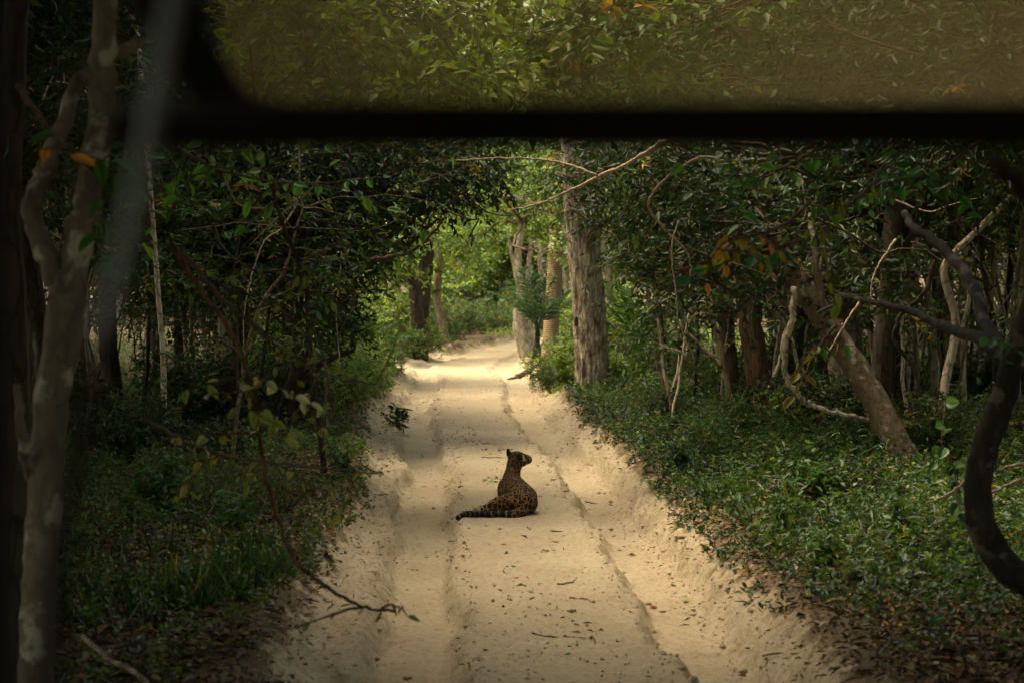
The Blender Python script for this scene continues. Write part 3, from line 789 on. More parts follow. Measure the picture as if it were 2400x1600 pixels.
for (bx_, by_, pts_, nb, lab) in [(2.6, 55, [(1290, 500), (1330, 430), (1180, 330), (1260, 300), (1350, 560)], 0, 'bright leafy tree behind the ringed palm'),
                          (-3.6, 58, [(1040, 500), (960, 520), (1010, 430), (1100, 380), (930, 450), (1130, 300)], 1, 'bright leafy tree above the slim pale trunk at the far bend'),
                          (1.8, 69, [(1150, 560), (1090, 620), (1200, 500), (1130, 480), (1080, 540), (1220, 600), (1160, 660)], 2, 'lime green tree closing the view at the end of the track'),
                          (-3.8, 47, [(900, 560), (870, 640), (905, 480), (850, 500)], 3, 'light green tree behind the left arch')]:
    b_ = np.array([bx_, by_, gz(bx_, by_) - .1]); tz = P(1200, pts_[0][1], by_)[2]
    local_tree('leafy_tree', b_, [b_, b_ + [.1, 0, tz * .4], b_ + [-.1, 0, tz * .8]], [.12, .10, .07], BARK_GREY, lab, seed=200 + nb,
               blobs=[(P(q[0], q[1], by_ + .4 * k), (1.15, 1.1, .75)) for k, q in enumerate(pts_)], pal='bright', dens=1.0, L=.13, W=.07)
# dark trunks left of the far track
for (pb, pt, w, Y, lab) in [((985, 822), (958, 590), .17, 50, 'dark trunk left of the far track, nearest the shrubs of the left bank'),
                            ((975, 815), (1000, 590), .19, 50.8, 'broad dark trunk left of the far track, leaning toward the slim pale trunk'),
                            ]:
    b = P(*pb, Y); b[2] = gz(b[0], b[1]) - .1
    m = P((pb[0] + pt[0]) / 2 + 4, (pb[1] + pt[1]) / 2, Y); t = P(*pt, Y)
    local_tree('dark_tree', b, [b, m, t, t + [.0, 0, 2.5]], [w * 1.2, w, w * .9, w * .6], BARK_DARK, lab, seed=int(pb[0]), blobs=[(t + [0, 0, 2.2], (1.5, 1.4, .9)), (t + [-.8, .3, 1.0], (1.1, 1, .6))], pal='mid', dens=1.2)
b = P(1046, 806, 54); b[2] = gz(b[0], b[1]) - .1
local_tree('slim_pale_tree', b, [b, P(1036, 750, 54), P(1024, 690, 54), P(1030, 620, 54), P(1026, 520, 54)], [.13, .11, .105, .10, .06], BARK_GREY,
           'slim pale trunk curving upward left of the far bend', seed=31, blobs=[(P(1000, 540, 54), (1.2, 1.2, .8)), (P(1060, 560, 55), (1.1, 1.1, .7)), (P(1080, 600, 57), (1.1, 1.1, .5))], pal='bright', dens=1.2, L=.12, W=.06)

# right wood: named trunks
def simple_trunk(name, pts, Y, r0, r1, bark, label, cat='tree', seed=0, limbs=(), sides=9, ext=3.0, blobs=True, yend=None, rough=.07, pal='mid'):
    yend = Y if yend is None else yend
    n = len(pts)
    w = [P(p[0], p[1], Y + (yend - Y) * i / (n - 1)) for i, p in enumerate(pts)]
    w[0][2] = min(w[0][2], gz(w[0][0], w[0][1]) - .08)
    if ext: w.append(w[-1] + norm(w[-1] - w[-2]) * ext)
    lm = [([P(*q) if len(q) == 3 else P(q[0], q[1], Y) for q in l[0]], l[1], l[2]) for l in limbs]
    bl = []
    if blobs:
        t = w[-1]; bl = [(t + [0, 0, .2], (1.2, 1.2, .8)), (t + [.9, .2, -.5], (.9, .9, .6)), (t + [-.8, 0, -.4], (.9, .9, .6))]
    return local_tree(name, w[0], w, list(np.linspace(r0, r1, len(w))), bark, label, cat, sides, rough, seed, lm, bl, pal)

simple_trunk('dark_tree', [(1722, 905), (1706, 780), (1692, 640), (1680, 500)], 28, .115, .09, BARK_DARK, 'slender dark grey trunk in the right wood, left of the reddish trunk', seed=41)
simple_trunk('reddish_tree', [(1790, 930), (1766, 800), (1752, 660), (1745, 520)], 27, .17, .14, BARK_RED, 'trunk with ridged reddish brown bark in the right wood', seed=42)
simple_trunk('dark_tree', [(2062, 1050), (2066, 900), (2080, 700), (2095, 500), (2098, 400)], 23, .125, .095, BARK_DARK, 'upright dark trunk behind the leaning lichen spotted tree', seed=43,
             limbs=[([(2085, 640), (2130, 560), (2160, 470)], .05, .02)])
simple_trunk('forked_sapling', [(1722, 912), (1696, 850), (1672, 750), (1650, 660)], 27, .045, .03, BARK_GREY, 'pale brown sapling forking low beside the slender dark trunk', 'sapling', 44, ext=1.0, blobs=False,
             limbs=[([(1700, 865), (1620, 790), (1570, 730), (1540, 650)], .035, .015)])
simple_trunk('slim_tree', [(1812, 920), (1822, 830), (1836, 740), (1842, 640)], 28, .05, .04, BARK_GREY, 'slim grey stem between the reddish trunk and the curved pale vine', seed=45, blobs=False)
simple_trunk('pale_tree', [(1994, 985), (1960, 880), (1950, 780), (1948, 640), (1940, 540)], 27, .10, .07, BARK_PALE, 'pale yellowish tree with a flared foot behind the leaning tree', seed=46, blobs=False, ext=2)
simple_trunk('slim_tree', [(2060, 960), (2045, 800), (2010, 650), (1994, 500), (1985, 420)], 29, .055, .045, BARK_PALE, 'slim bright stem rising behind the leaning lichen spotted tree', seed=47, blobs=False, ext=1.5)
simple_trunk('crooked_tree', [(2200, 1000), (2215, 900), (2240, 760), (2212, 640), (2240, 590), (2270, 560)], 24, .06, .035, BARK_PALE, 'crooked whitish stem with a kink near its top in the right wood', seed=48, blobs=False, ext=1.2,
             limbs=[([(2232, 830), (2262, 740), (2280, 640)], .03, .015)])
simple_trunk('crooked_tree', [(2185, 980), (2190, 800), (2170, 690), (2100, 670), (2070, 650)], 26, .045, .03, BARK_GREY, 'brown stem that bends flat to the left in the right wood', seed=49, blobs=False, ext=.8)
for i, (x0, x1, yy, Yd, r) in enumerate([(2300, 2330, 960, 27, .05), (2350, 2300, 930, 29, .05), (2260, 2272, 980, 26, .04), (2385, 2400, 980, 24, .06), (1890, 1872, 930, 30, .05), (2120, 2150, 950, 29, .05), (1600, 1585, 880, 33, .04), (2225, 2180, 940, 31, .05),
                                         (1925, 1990, 920, 32, .04), (2155, 2130, 960, 27, .035), (2330, 2370, 950, 32, .06), (2020, 2035, 930, 34, .06)]):
    simple_trunk('thicket_stem', [(x0, yy), ((x0 + x1) / 2 + R_.uniform(-14, 14), yy - 170), (x1, yy - 340), (x1 + R_.uniform(-30, 30), yy - 500)], Yd, r, r * .6, [BARK_GREY, BARK_DARK, BARK_PALE][i % 3],
                 ['grey', 'dark', 'pale'][i % 3] + ' upright thin stem among the others in the right wood', seed=60 + i, blobs=False, ext=1.5)['group'] = 'upright stems of the right wood'

# leaning lichen spotted tree
simple_trunk('leaning_tree', [(2160, 1150), (2105, 1040), (2040, 920), (1960, 790), (1878, 668)], 20.8, .155, .115, BARK_LICHEN,
             'trunk leaning far to the left with pale lichen spots, rising from the right verge', seed=51, ext=0.6, yend=21.5, blobs=True, sides=14, pal='dark',
             limbs=[([(1960, 790, 21.2), (1930, 720, 21.2), (1910, 600, 21.3), (1900, 500, 21.4)], .06, .03)])
# pale vine
def vine(name, pts, Y, r0, r1, mat, label, yend=None, cat='vine', seed=0, sides=7):
    yend = Y if yend is None else yend
    n = len(pts); w = np.array([P(p[0], p[1], Y + (yend - Y) * i / (n - 1)) for i, p in enumerate(pts)])
    rng = np.random.default_rng(seed + 900); m = 7 * n
    base = w[0]
    q = spline(w - base, m); q[1:-1] += rng.standard_normal((m - 2, 3)) * r0 * .22
    o = Geo().tube(q, np.linspace(r0, r1, m), sides, .06, rng).build(name, mat, smooth=True)
    o.location = tuple(base)
    return tag(o, label, cat)
vine('pale_vine', [(1862, 672), (1858, 740), (1842, 800), (1838, 860), (1850, 895), (1880, 935), (1920, 955), (1995, 975), (2040, 985)], 20.6, .036, .024, BARK_PALE, 'smooth pale vine hanging in a long curve left of the leaning trunk', 21.2, seed=1)
vine('thin_vine', [(1995, 640), (1960, 690), (1945, 720)], 22, .014, .008, BARK_PALE, 'short thin pale vine above the leaning trunk', seed=2)
vine('dark_vine', [(2190, 610), (2165, 690), (2110, 740), (2098, 800), (2140, 860), (2150, 930)], 20, .028, .018, BARK_DARK, 'dark looping vine right of the upright dark trunk', seed=3)

# near tree on the right with its long branches
b = P(2530, 1420, 10.2); b[2] = gz(b[0], b[1]) - .1
e = local_tree('curved_tree', b, [b, P(2460, 1400, 10.1), P(2370, 1340, 10), P(2308, 1250, 10), P(2290, 1150, 10), P(2312, 1040, 10), P(2350, 930, 10), P(2385, 820, 10), P(2440, 640, 10), P(2480, 300, 10)],
               [.10, .09, .08, .076, .072, .068, .065, .06, .055, .05], BARK_BLACK, 'near dark tree curving into the picture at its right edge', seed=52, n=44, sides=12, rough=.035,
               limbs=[([P(2372, 845, 10.1), P(2290, 790, 10.5), P(2210, 765, 11), P(2120, 725, 11.4), P(1970, 690, 12)], .042, .014),
                      ([P(2370, 850, 10.1), P(2310, 760, 10.8), P(2270, 650, 11.3), P(2200, 570, 11.8), P(2150, 540, 12), P(2120, 500, 12.2)], .042, .024),
                      ([P(2460, 560, 10), P(2380, 420, 9.6), P(2330, 380, 9.3)], .05, .03)])

# ------------------------------------------------------------------ leafy sprays near the camera with single leaves
def leaf_mesh(seed, wid=.5, lobes=1.0):
    rng = np.random.default_rng(seed)
    g = Geo(); u = np.linspace(0, 1, 7); half = wid * .5 * np.sin(np.pi * u ** .8) ** .8
    mid = np.stack([u, 0 * u, -.18 * u ** 2], -1); V = [mid]
    for s in (1, -1): V.append(mid + np.stack([0 * u, s * half, .22 * half], -1))
    V = np.concatenate(V); F = []
    for i in range(6):
        for o in (7, 14):
            F += [(i, i + 1, o + i + 1), (i, o + i + 1, o + i)]
    return g.add(V, F)

def spray(name, pts, Y, label, n, size, cols, seed, yend=None, r0=.012, r1=.004, spread=.5, mat=TWIG, wid=.5, droop=.6, subs=4, cat='branch', start=.25, leafmat=None):
    """a branch whose every leaf is a part of its own"""
    rng = np.random.default_rng(seed)
    yend = Y if yend is None else yend
    m = len(pts); w = np.array([P(p[0], p[1], Y + (yend - Y) * i / (m - 1)) for i, p in enumerate(pts)])
    base = w[0]; e = tag(empty(name, base), label, cat)
    q = spline(w - base, 8 * m); q[1:-1] += rng.standard_normal((len(q) - 2, 3)) * r0 * .3
    Geo().tube(q, np.linspace(r0, r1, len(q)), 6, .05, rng).build('stem', mat, e, smooth=True)
    meshes = []
    for k, c in enumerate(cols):
        g = leaf_mesh(seed + k, wid * (0.85 + .3 * rng.random())); me = Geo()
        me.add(g.v[0], g.f[0], c); meshes.append(me.build('leaf', leafmat or LEAF, mesh_only=True, smooth=True))
    anchors = []
    for s in range(subs):
        i = rng.integers(int(len(q) * start), len(q))
        d = norm(rng.standard_normal(3) * [1, .6, .7]); ln = spread * rng.uniform(.5, 1.1)
        bp = wander(q[i], d, ln, 6, .2, rng, (0, 0, -droop))
        Geo().tube(bp, np.linspace(r1 * 1.1, .002, 7), 5).build('twig', mat, e)
        for t in np.linspace(.15, 1, max(2, n // max(1, subs))): anchors.append((bp[int(t * 6)], norm(bp[-1] - bp[0])))
    if not subs:
        for t in np.linspace(start, 1, n): anchors.append((q[int(t * (len(q) - 1))], norm(q[-1] - q[-2])))
    for i, (a, d) in enumerate(anchors):
        sd = norm(np.cross(d, [0, .4, 1])) * (1 if i % 2 else -1)
        ld = norm(d * .5 + sd + rng.standard_normal(3) * .35 + [0, 0, -droop])
        o = link_mesh('leaf', meshes[rng.integers(len(meshes))], e)
        o.location = tuple(a); s_ = size * rng.uniform(.7, 1.25); o.scale = (s_, s_, s_)
        nn = norm(rng.standard_normal(3) * .5 + [0, -.35, .8]); y = norm(np.cross(nn, ld)); z = np.cross(ld, y)
        o.rotation_euler = Matrix(((ld[0], y[0], z[0]), (ld[1], y[1], z[1]), (ld[2], y[2], z[2]))).to_euler()
    return e

G1, G2, G3 = (.05, .12, .03), (.08, .17, .035), (.035, .085, .03)
LEAF_HIGHLIGHT = (.52, .55, .36)  # whitish highlight put into the leaf colour
# the long drooping stem on the left with leaf highlights coloured pale
spray('drooping_stem', [(395, 560), (470, 680), (560, 810), (600, 950), (625, 1120), (680, 1290), (760, 1370), (850, 1420), (925, 1432)], 8.6,
      'long reddish stem drooping across the left verge to the sand', 26, .075, [(.34, .37, .17), (.2, .23, .08), (.15, .19, .06)], 71, 9.4, r0=.014, r1=.007, spread=.42, subs=6, mat=BARK_RED, start=.12)
spray('highlit_leaf_twig', [(600, 880), (650, 905), (700, 930), (745, 948)], 8.8, 'twig over the left verge, its leaf highlights coloured in pale cream', 9, .075, [LEAF_HIGHLIGHT, (.60, .62, .42), (.38, .43, .22)], 72, 8.9, r0=.005, subs=0, wid=.5, droop=.5, start=.05)
spray('leafy_twig', [(590, 960), (640, 985), (690, 1010)], 8.8, 'small twig of dull green leaves hanging under the cream highlighted leaves', 7, .085, [(.24, .3, .07), (.32, .32, .10)], 73, 8.9, r0=.005, subs=0, droop=.9, start=.0)
spray('sparse_branch', [(420, 580), (520, 700), (640, 800), (760, 880), (880, 900)], 9.4, 'sparse olive leaved branch in front of the dark left thicket', 60, .07, [(.16, .19, .06), (.22, .22, .08), (.12, .15, .05)], 74, 10.5, subs=10, spread=.7)
spray('sparse_branch', [(330, 980), (500, 1060), (700, 1090), (900, 1110)], 10.2, 'sparse brownish branch reaching from the left verge toward the track', 60, .07, [(.24, .24, .08), (.3, .25, .09), (.14, .17, .06)], 75, 11.5, subs=10, spread=.6)
spray('leafy_branch', [(380, 330), (520, 400), (700, 430), (850, 420)], 12, 'blurred green leafy branch high over the left thicket', 90, .10, [(.08, .22, .04), (.07, .18, .04), (.14, .24, .06)], 76, 13, subs=12, spread=.9)
spray('leafy_branch', [(40, 200), (140, 330), (220, 400), (330, 420)], 7.6, 'leafy branch with broad dark leaves crossing the forked tree', 36, .11, [(.04, .12, .025), (.05, .14, .03)], 77, 8, subs=7, spread=.5)
spray('orange_leaf_twig', [(90, 350), (130, 350), (165, 365)], 7.4, 'twig with one bright orange leaf beside the fork of the left tree', 2, .10, [(.65, .26, .02)], 78, subs=0, r0=.004)
# right near sprays
spray('yellowing_twig', [(1900, 470), (1850, 520), (1790, 545), (1730, 560), (1690, 590)], 10, 'twig of yellow and orange leaves before the dark trees on the right', 40, .06, [(.45, .24, .03), (.42, .30, .04), (.34, .32, .05), (.48, .20, .06)], 81, subs=6, spread=.35, droop=1.4, start=.4)
spray('green_leaf_twig', [(2060, 420), (1990, 480), (1930, 520), (1900, 580)], 10, 'twig of hanging yellow green leaves right of the orange leaves', 44, .07, [(.16, .24, .03), (.26, .28, .04), (.10, .2, .03)], 82, subs=6, spread=.35, droop=1.4, start=.3)
spray('blue_green_twig', [(1880, 560), (1800, 590), (1740, 600), (1690, 620)], 10, 'twig of glossy blue green leaves below the orange leaves', 20, .085, [(.03, .12, .05), (.05, .18, .08), (.03, .1, .03)], 83, subs=4, spread=.25, droop=.8, start=.5)
spray('shining_leaf_branch', [(1960, 330), (1860, 380), (1780, 420), (1700, 440)], 11, 'branch with broad pale shining leaves under the header bar on the right', 60, .085, [(.07, .2, .04), (.05, .15, .04), (.45, .55, .42), (.1, .22, .05)], 84, subs=9, spread=.55, droop=.5)
spray('leafy_branch', [(2300, 330), (2220, 390), (2150, 420), (2060, 440)], 11, 'branch of dark green leaves high on the right', 80, .085, [(.03, .12, .025), (.05, .16, .035), (.03, .09, .03)], 85, subs=9, spread=.55, droop=.4)
spray('round_leaf_sprig', [(2400, 560), (2385, 640), (2380, 720), (2370, 800), (2350, 850)], 9.8, 'sprig of round blue green leaves beside the near curved tree', 20, .06, [(.08, .17, .09), (.10, .2, .12)], 86, subs=5, spread=.22, wid=.75)
spray('hanging_leaves', [(1960, 760), (1930, 800), (1900, 850), (1870, 920)], 12, 'dark hanging leaves in front of the leaning trunk', 26, .10, [(.03, .09, .02), (.05, .13, .03), (.2, .16, .03)], 87, subs=5, spread=.35, droop=1.2)
spray('broad_leaf_sapling', [(2250, 1180), (2240, 1110), (2220, 1060), (2200, 1030)], 15, 'sapling with broad toothed leaves at the foot of the leaning tree', 40, .11, [(.05, .11, .04), (.08, .15, .06)], 88, subs=7, spread=.5, wid=.75, start=.2, cat='sapling')
spray('broad_leaf_sapling', [(2050, 1230), (2055, 1150), (2040, 1080)], 16.5, 'sapling with broad dull leaves left of the leaning trunk base', 34, .10, [(.05, .10, .04), (.08, .14, .05)], 89, subs=6, spread=.5, wid=.7, start=.3, cat='sapling')

# bare branches and twigs
vine('bare_branch', [(1640, 285), (1560, 330), (1470, 385), (1400, 415), (1320, 455), (1260, 480), (1190, 492)], 15, .020, .006, TWIG_PALE, 'long bare branch slanting down to the left across the tunnel opening', 17, 'branch', 11)
vine('thin_branch', [(1400, 412), (1330, 385), (1240, 372), (1150, 372), (1068, 376)], 15.5, .011, .005, TWIG_PALE, 'thin pale branch reaching left from the slanting bare branch', 16, 'branch', 12)
vine('hanging_twig', [(1020, 470), (1060, 500), (1108, 515), (1122, 514), (1106, 545), (1107, 560), (1104, 578)], 22, .009, .010, BARK_DARK, 'black zigzag twig hanging in the tunnel opening', 22, 'twig', 13)
vine('dark_branch', [(870, 610), (960, 590), (1020, 540), (1040, 510)], 23, .03, .012, BARK_DARK, 'dark curved branch along the underside of the left arch', 23, 'branch', 14)
vine('dark_branch', [(1100, 470), (1150, 500), (1200, 505), (1250, 490), (1300, 500)], 22, .009, .005, BARK_DARK, 'thin dark branch sagging across the bright opening', 23, 'branch', 15)
vine('bare_vine', [(1700, 380), (1640, 370), (1560, 420), (1520, 480), (1560, 540), (1610, 590), (1620, 650)], 20, .018, .010, TWIG_PALE, 'wiry brown vine winding through the dark leaves right of the thick trunk', 20.5, 'vine', 16)
vine('hanging_vine', [(800, 590), (796, 650), (788, 720), (792, 800), (796, 850), (790, 890)], 24.5, .010, .006, BARK_PALE, 'pale vine hanging straight down in front of the left shrubs', cat='vine', seed=17)
vine('slanting_branch', [(1340, 490), (1400, 530), (1460, 570), (1520, 620), (1580, 680), (1640, 800)], 29, .022, .014, BARK_GREY, 'slanting pale branch passing behind the thick fissured trunk', 30, 'branch', 18)
for i, pts in enumerate([[(2330, 1090), (2280, 1110), (2235, 1150), (2170, 1180)], [(2240, 1140), (2242, 1170), (2252, 1195)], [(2400, 1120), (2330, 1150), (2260, 1180)], [(2400, 1085), (2340, 1098)],
                         [(2020, 700), (1980, 760), (1940, 830)], [(2100, 560), (2050, 640), (2040, 700)]]):
    vine('bare_twig', pts, 13 if i < 4 else 18, .014, .006, TWIG_PALE, ['forked bare twig left of the near curved trunk', 'short side twig hanging from the forked bare twig', 'bare twig passing behind the near curved trunk', 'straight bare twig right of the near curved trunk',
         'thin twig slanting before the leaning trunk', 'thin twig beside the upright dark trunk'][i], None, 'twig', 30 + i, 5)
for i in range(46):
    side = -1 if i % 2 else 1
    Yv = R_.uniform(19, 31); x0 = (R_.uniform(300, 900) if side < 0 else R_.uniform(1420, 2380)); y0 = R_.uniform(330, 620)
    pts = [(x0, y0)]; ang = R_.uniform(-.6, 2.4); 
    for k in range(R_.randint(3, 6)):
        ang += R_.uniform(-.7, .7)
        if (side < 0 and pts[-1][0] > 860) or (side > 0 and pts[-1][0] < 1450) or pts[-1][1] > 800: break
        pts.append((pts[-1][0] + 90 * math.cos(ang) * R_.uniform(.5, 1.2), min(900, pts[-1][1] + 90 * math.sin(ang) * R_.uniform(.5, 1.2))))
    if len(pts) < 3: pts = [pts[0], (pts[0][0] + 20 * side, pts[0][1] + 70), (pts[0][0] + 50 * side, pts[0][1] + 150)]
    pale = R_.random() < .55
    o = vine('liana', pts, Yv, R_.uniform(.008, .016), .005, TWIG_PALE if pale else TWIG, ('pale' if pale else 'dark') + ' wiry liana winding through the ' + ('left thicket' if side < 0 else 'right wood'), Yv + R_.uniform(-1, 1), 'vine', 300 + i, 5)
    o['group'] = 'wiry lianas of the ' + ('left thicket' if side < 0 else 'right wood')
# dead log and root at the right edge of the far track
vine('fallen_log', [(1190, 893), (1225, 878), (1260, 860), (1300, 850)], 41, .05, .09, BARK_RED, 'reddish dead log lying at the right edge of the far track', 43, 'log', 41)
vine('fallen_branch', [(195, 1490), (250, 1540), (310, 1570), (360, 1610), (420, 1650)], 9.6, .014, .010, BARK_GREY, 'pale fallen branch in the lower left corner', 8.8, 'branch', 42)

# left forked tree near the camera
b = P(95, 1750, 8); b[2] = gz(b[0], b[1]) - .1
local_tree('forked_tree', b, [b, P(85, 1600, 8), P(95, 1350, 8), P(115, 1000, 8), P(150, 760, 8), P(165, 650, 8)], [.078, .074, .07, .068, .078, .068], BARK_NEAR,
           'near forked tree with blotched bark on the left', seed=61, n=50, sides=14,
           limbs=[([P(160, 700, 8), P(185, 560, 8), P(215, 400, 8), P(240, 200, 8), P(250, 0, 8), P(255, -200, 8)], .062, .048),
                  ([P(155, 700, 8), P(110, 600, 8), P(75, 490, 8), P(110, 390, 8), P(150, 290, 8), P(200, 180, 8.2), P(330, 90, 8.3)], .05, .026),
                  ([P(105, 960, 8), P(92, 880, 8), P(80, 780, 8)], .016, .008), ([P(75, 1120, 8), P(50, 1000, 7.8), P(40, 900, 7.8)], .028, .014)])
b = P(20, 1700, 9); b[2] = gz(b[0], b[1]) - .1
local_tree('dark_tree', b, [b, P(30, 1300, 9), P(45, 1150, 9), P(30, 900, 9), P(20, 500, 9), P(40, 0, 9)], [.09, .08, .07, .07, .06, .05], BARK_DARK, 'dark trunk close behind the near forked tree at the left edge', seed=62)
simple_trunk('slim_tree', [(385, 1010), (384, 900), (380, 800), (372, 700)], 22, .035, .028, BARK_PALE, 'slim bright stem deep in the left thicket', seed=63, blobs=False)
simple_trunk('slim_tree', [(455, 960), (452, 860), (448, 740)], 26, .03, .025, BARK_GREY, 'slim grey stem right of the bright one in the left thicket', seed=64, blobs=False)
print('named trees done')

# ------------------------------------------------------------------ ground cover and litter
def off_road(x, y):
    c = center(y); return np.where(x > c, x - c - np.interp(y, cY, hR), c - x - np.interp(y, cY, hL))
def scatter_xy(rng, n, x0, x1, y0, y1, power=1.0):
    y = y0 + (y1 - y0) * rng.random(n) ** power
    return rng.uniform(x0, x1, n), y

def cover(name, n, x0, x1, y0, y1, omin, height, L, W, pal, label, seed, per=7, thin=0.35, cat='ground cover', mat=LEAF, power=1.3, wide=1.0):
    rng = np.random.default_rng(seed); g, gw = Geo(), Geo()
    x, y = scatter_xy(rng, n, x0, x1, y0, y1, power)
    o = off_road(x, y); nz = vnoise(x * 1.1, y * 1.1, seed, 3)
    view = np.abs(x) < y * .285 + .6
    k = (o > omin + .35 * nz + .5 * (1 - smooth(10.5, 14.5, y)) * rng.random(n)) & (rng.random(n) > .75 * (1 - smooth(10.5, 14.5, y))) & (nz + .25 * rng.random(n) > thin - .5) & view
    x, y, o, nz = x[k], y[k], o[k], nz[k]
    z = H(x, y, fine=False)
    hh = height * (0.35 + .65 * smooth(0.1, 1.2, o)) * (.5 + rng.random(len(x))) * (1 + 1.3 * nz)
    A = np.stack([x, y, z + .01], -1)
    D = norm(rng.standard_normal((len(x), 3)) * .42 + [0, 0, 1])
    cols = np.repeat(pick(rng, pal, len(x)), per, 0) * (1 + .2 * rng.standard_normal((len(x) * per, 1))).clip(.5, 1.6)
    cluster(g, gw, A, D, hh, per, L, W, pal, rng, .1, .72, cols=cols)
    o1 = g.build(name, mat); tag(o1, label, cat, kind='stuff')
    return o1
cover('ground_cover', 46000, .9, 13, 10.5, 46, .10, .25, .062, .028, 'cover', 'low leafy ground cover over the right verge and wood floor', 201)
cover('ground_cover', 15000, -9, -.9, 9, 24, .06, .20, .06, .026, 'weeds', 'low weeds over the left verge', 202, thin=.52)
cover('ground_cover', 9000, -12, -1.5, 21, 60, .05, .34, .06, .028, 'mid', 'green undergrowth along the far left bank', 203)
cover('ground_cover', 6000, -.8, 8, 33, 64, .05, .26, .07, .03, 'bright', 'green undergrowth along the far right bank', 204)

def grass(name, spots, label, seed, pal='mid', n=900, h=.22):
    rng = np.random.default_rng(seed); g = Geo()
    for (x0, y0, r) in spots:
        m = int(n * r * r)
        a = rng.random(m) * 6.28; q = r * rng.random(m) ** .5
        x, y = x0 + q * np.cos(a), y0 + q * np.sin(a)
        B = np.stack([x, y, H(x, y, False)], -1)
        D = norm(rng.standard_normal((m, 3)) * [.5, .5, .1] + [0, 0, .8])
        g.leaves(B, D, h * (.5 + rng.random(m)), .010 + .006 * rng.random(m), pick(rng, pal, m), rng, up=.1)
    tag(g.build(name, LEAF), label, 'grass', kind='stuff')
grass('grass', [(-1.9, 13.1, .45), (-2.0, 12.4, .35)], 'bright tuft of fine grass at the left edge of the sand', 210, 'mid', n=1500)
grass('grass', [(-1.95, 12.6, .55), (-1.75, 13.4, .4), (-2.3, 11.9, .5), (-2.9, 12.6, .6), (-2.2, 14.6, .5), (-3.4, 14, .7), (-2.4, 17, .5), (-3.2, 11.2, .5)], 'thin scattered grass along the left verge', 211, 'dark', n=420)
grass('grass', [(2.2, 17.5, .5), (2.5, 16.3, .5), (2.7, 15.2, .5), (3.2, 18, .7), (3.3, 14.6, .5), (2.4, 20, .5), (2.1, 22.5, .5)], 'sparse fine grass along the right verge', 212, 'cover', n=600)

def litter(name, n, x0, x1, y0, y1, cond, L, pal, label, seed, lift=.028, flat=.93, cat='leaf litter', fine=False, wd=.42):
    rng = np.random.default_rng(seed); g = Geo()
    x, y = scatter_xy(rng, n, x0, x1, y0, y1, 1.4)
    k = cond(x, y, rng); x, y = x[k], y[k]; m = len(x)
    z = H(x, y, fine=True) + lift
    g.leaves(np.stack([x, y, z], -1), np.stack([rng.standard_normal(m), rng.standard_normal(m), .22 * rng.standard_normal(m)], -1), L * (.35 + 1.5 * rng.random(m) ** 4), L * wd * (.5 + rng.random(m)), pick(rng, pal, m, .35), rng, up=flat, fold=.3)
    return tag(g.build(name, LITTER), label, cat, kind='stuff')
litter('leaf_litter', 42000, -8, 9, 8, 32, lambda x, y, r: (off_road(x, y) > .12 + .35 * r.random(len(x))) & (np.abs(x) < y * .3 + .5), .085, 'litter', 'brown fallen leaves over the verges and wood floor', 221)
litter('leaf_litter', 16000, -6, 7, 8.5, 17, lambda x, y, r: (off_road(x, y) > .25 + .5 * r.random(len(x))) & (np.abs(x) < y * .3 + .5), .12, 'bigleaf', 'large curled dry leaves over the near verges', 226, lift=.04, flat=.8)
litter('leaf_litter', 42000, -4.5, 5, 8.5, 40, lambda x, y, r: (off_road(x, y) > -.02 + .25 * r.random(len(x)) + .2 * vnoise(x * 2, y * 2, 44, 3)) & (off_road(x, y) < .9), .06, 'litter', 'small brown leaves gathered where the sand meets the verge', 227, lift=.03, flat=.85)
cover('ground_cover', 2600, 1.2, 12, 13, 36, .35, .42, .10, .028, 'weeds', 'taller narrow leaved weeds standing in the right ground cover', 228, per=10, thin=.5)
cover('ground_cover', 2200, 1.0, 9, 12, 30, .15, .30, .07, .04, 'mid', 'scattered brighter weeds in the right ground cover', 229, per=6, thin=.55)
litter('leaf_litter', 30000, -4.5, 6.5, 8.5, 18, lambda x, y, r: (off_road(x, y) > -.05 + .3 * r.random(len(x))) & (off_road(x, y) < 2.6), .075, 'bigleaf', 'mixed dry leaves thick along the near edges of the sand', 231, lift=.03, flat=.8)
PAL['debris'] = [(.07, .045, .025), (.11, .07, .04), (.05, .035, .022), (.17, .11, .06)]
litter('leaf_crumbs', 11000, -3, 4, 8, 42, lambda x, y, r: (off_road(x, y) < .15) & (vnoise(x * 2.0, y * .9, 88, 3) + .25 * r.random(len(x)) > .20), .036, 'debris', 'crumbs of dry leaves and bark scattered on the sand', 222, lift=.018, cat='leaf crumbs', fine=True, wd=.3)
litter('leaf_crumbs', 9000, -3, 4, 8, 40, lambda x, y, r: (np.abs(off_road(x, y) - .0) < .28), .05, 'debris', 'dry leaf crumbs gathered along the edges of the track', 223, lift=.018, cat='leaf crumbs', fine=True, wd=.3)

def rutq(x, y): return np.abs(x - center(y)) - .88
litter('leaf_crumbs', 30000, -3, 4, 8, 42, lambda x, y, r: (np.abs(np.abs(rutq(x, y)) - .30) < .09) & (vnoise(x * 1.5, y * 1.2, 89, 3) + .4 * r.random(len(x)) > .10), .028, 'debris', 'dark leaf crumbs and clods lining the ruts', 224, lift=.016, flat=.6, cat='leaf crumbs', fine=True)
litter('leaf_crumbs', 9000, -3, 4, 8, 30, lambda x, y, r: (np.abs(x - center(y) + .25 * np.sin(y)) < .22) & (vnoise(x * 1.7, y * 1.5, 90, 3) > -.02), .055, 'debris', 'band of dry twigs and leaf scraps along the middle ridge', 225, lift=.016, flat=.7, cat='leaf crumbs', fine=True)
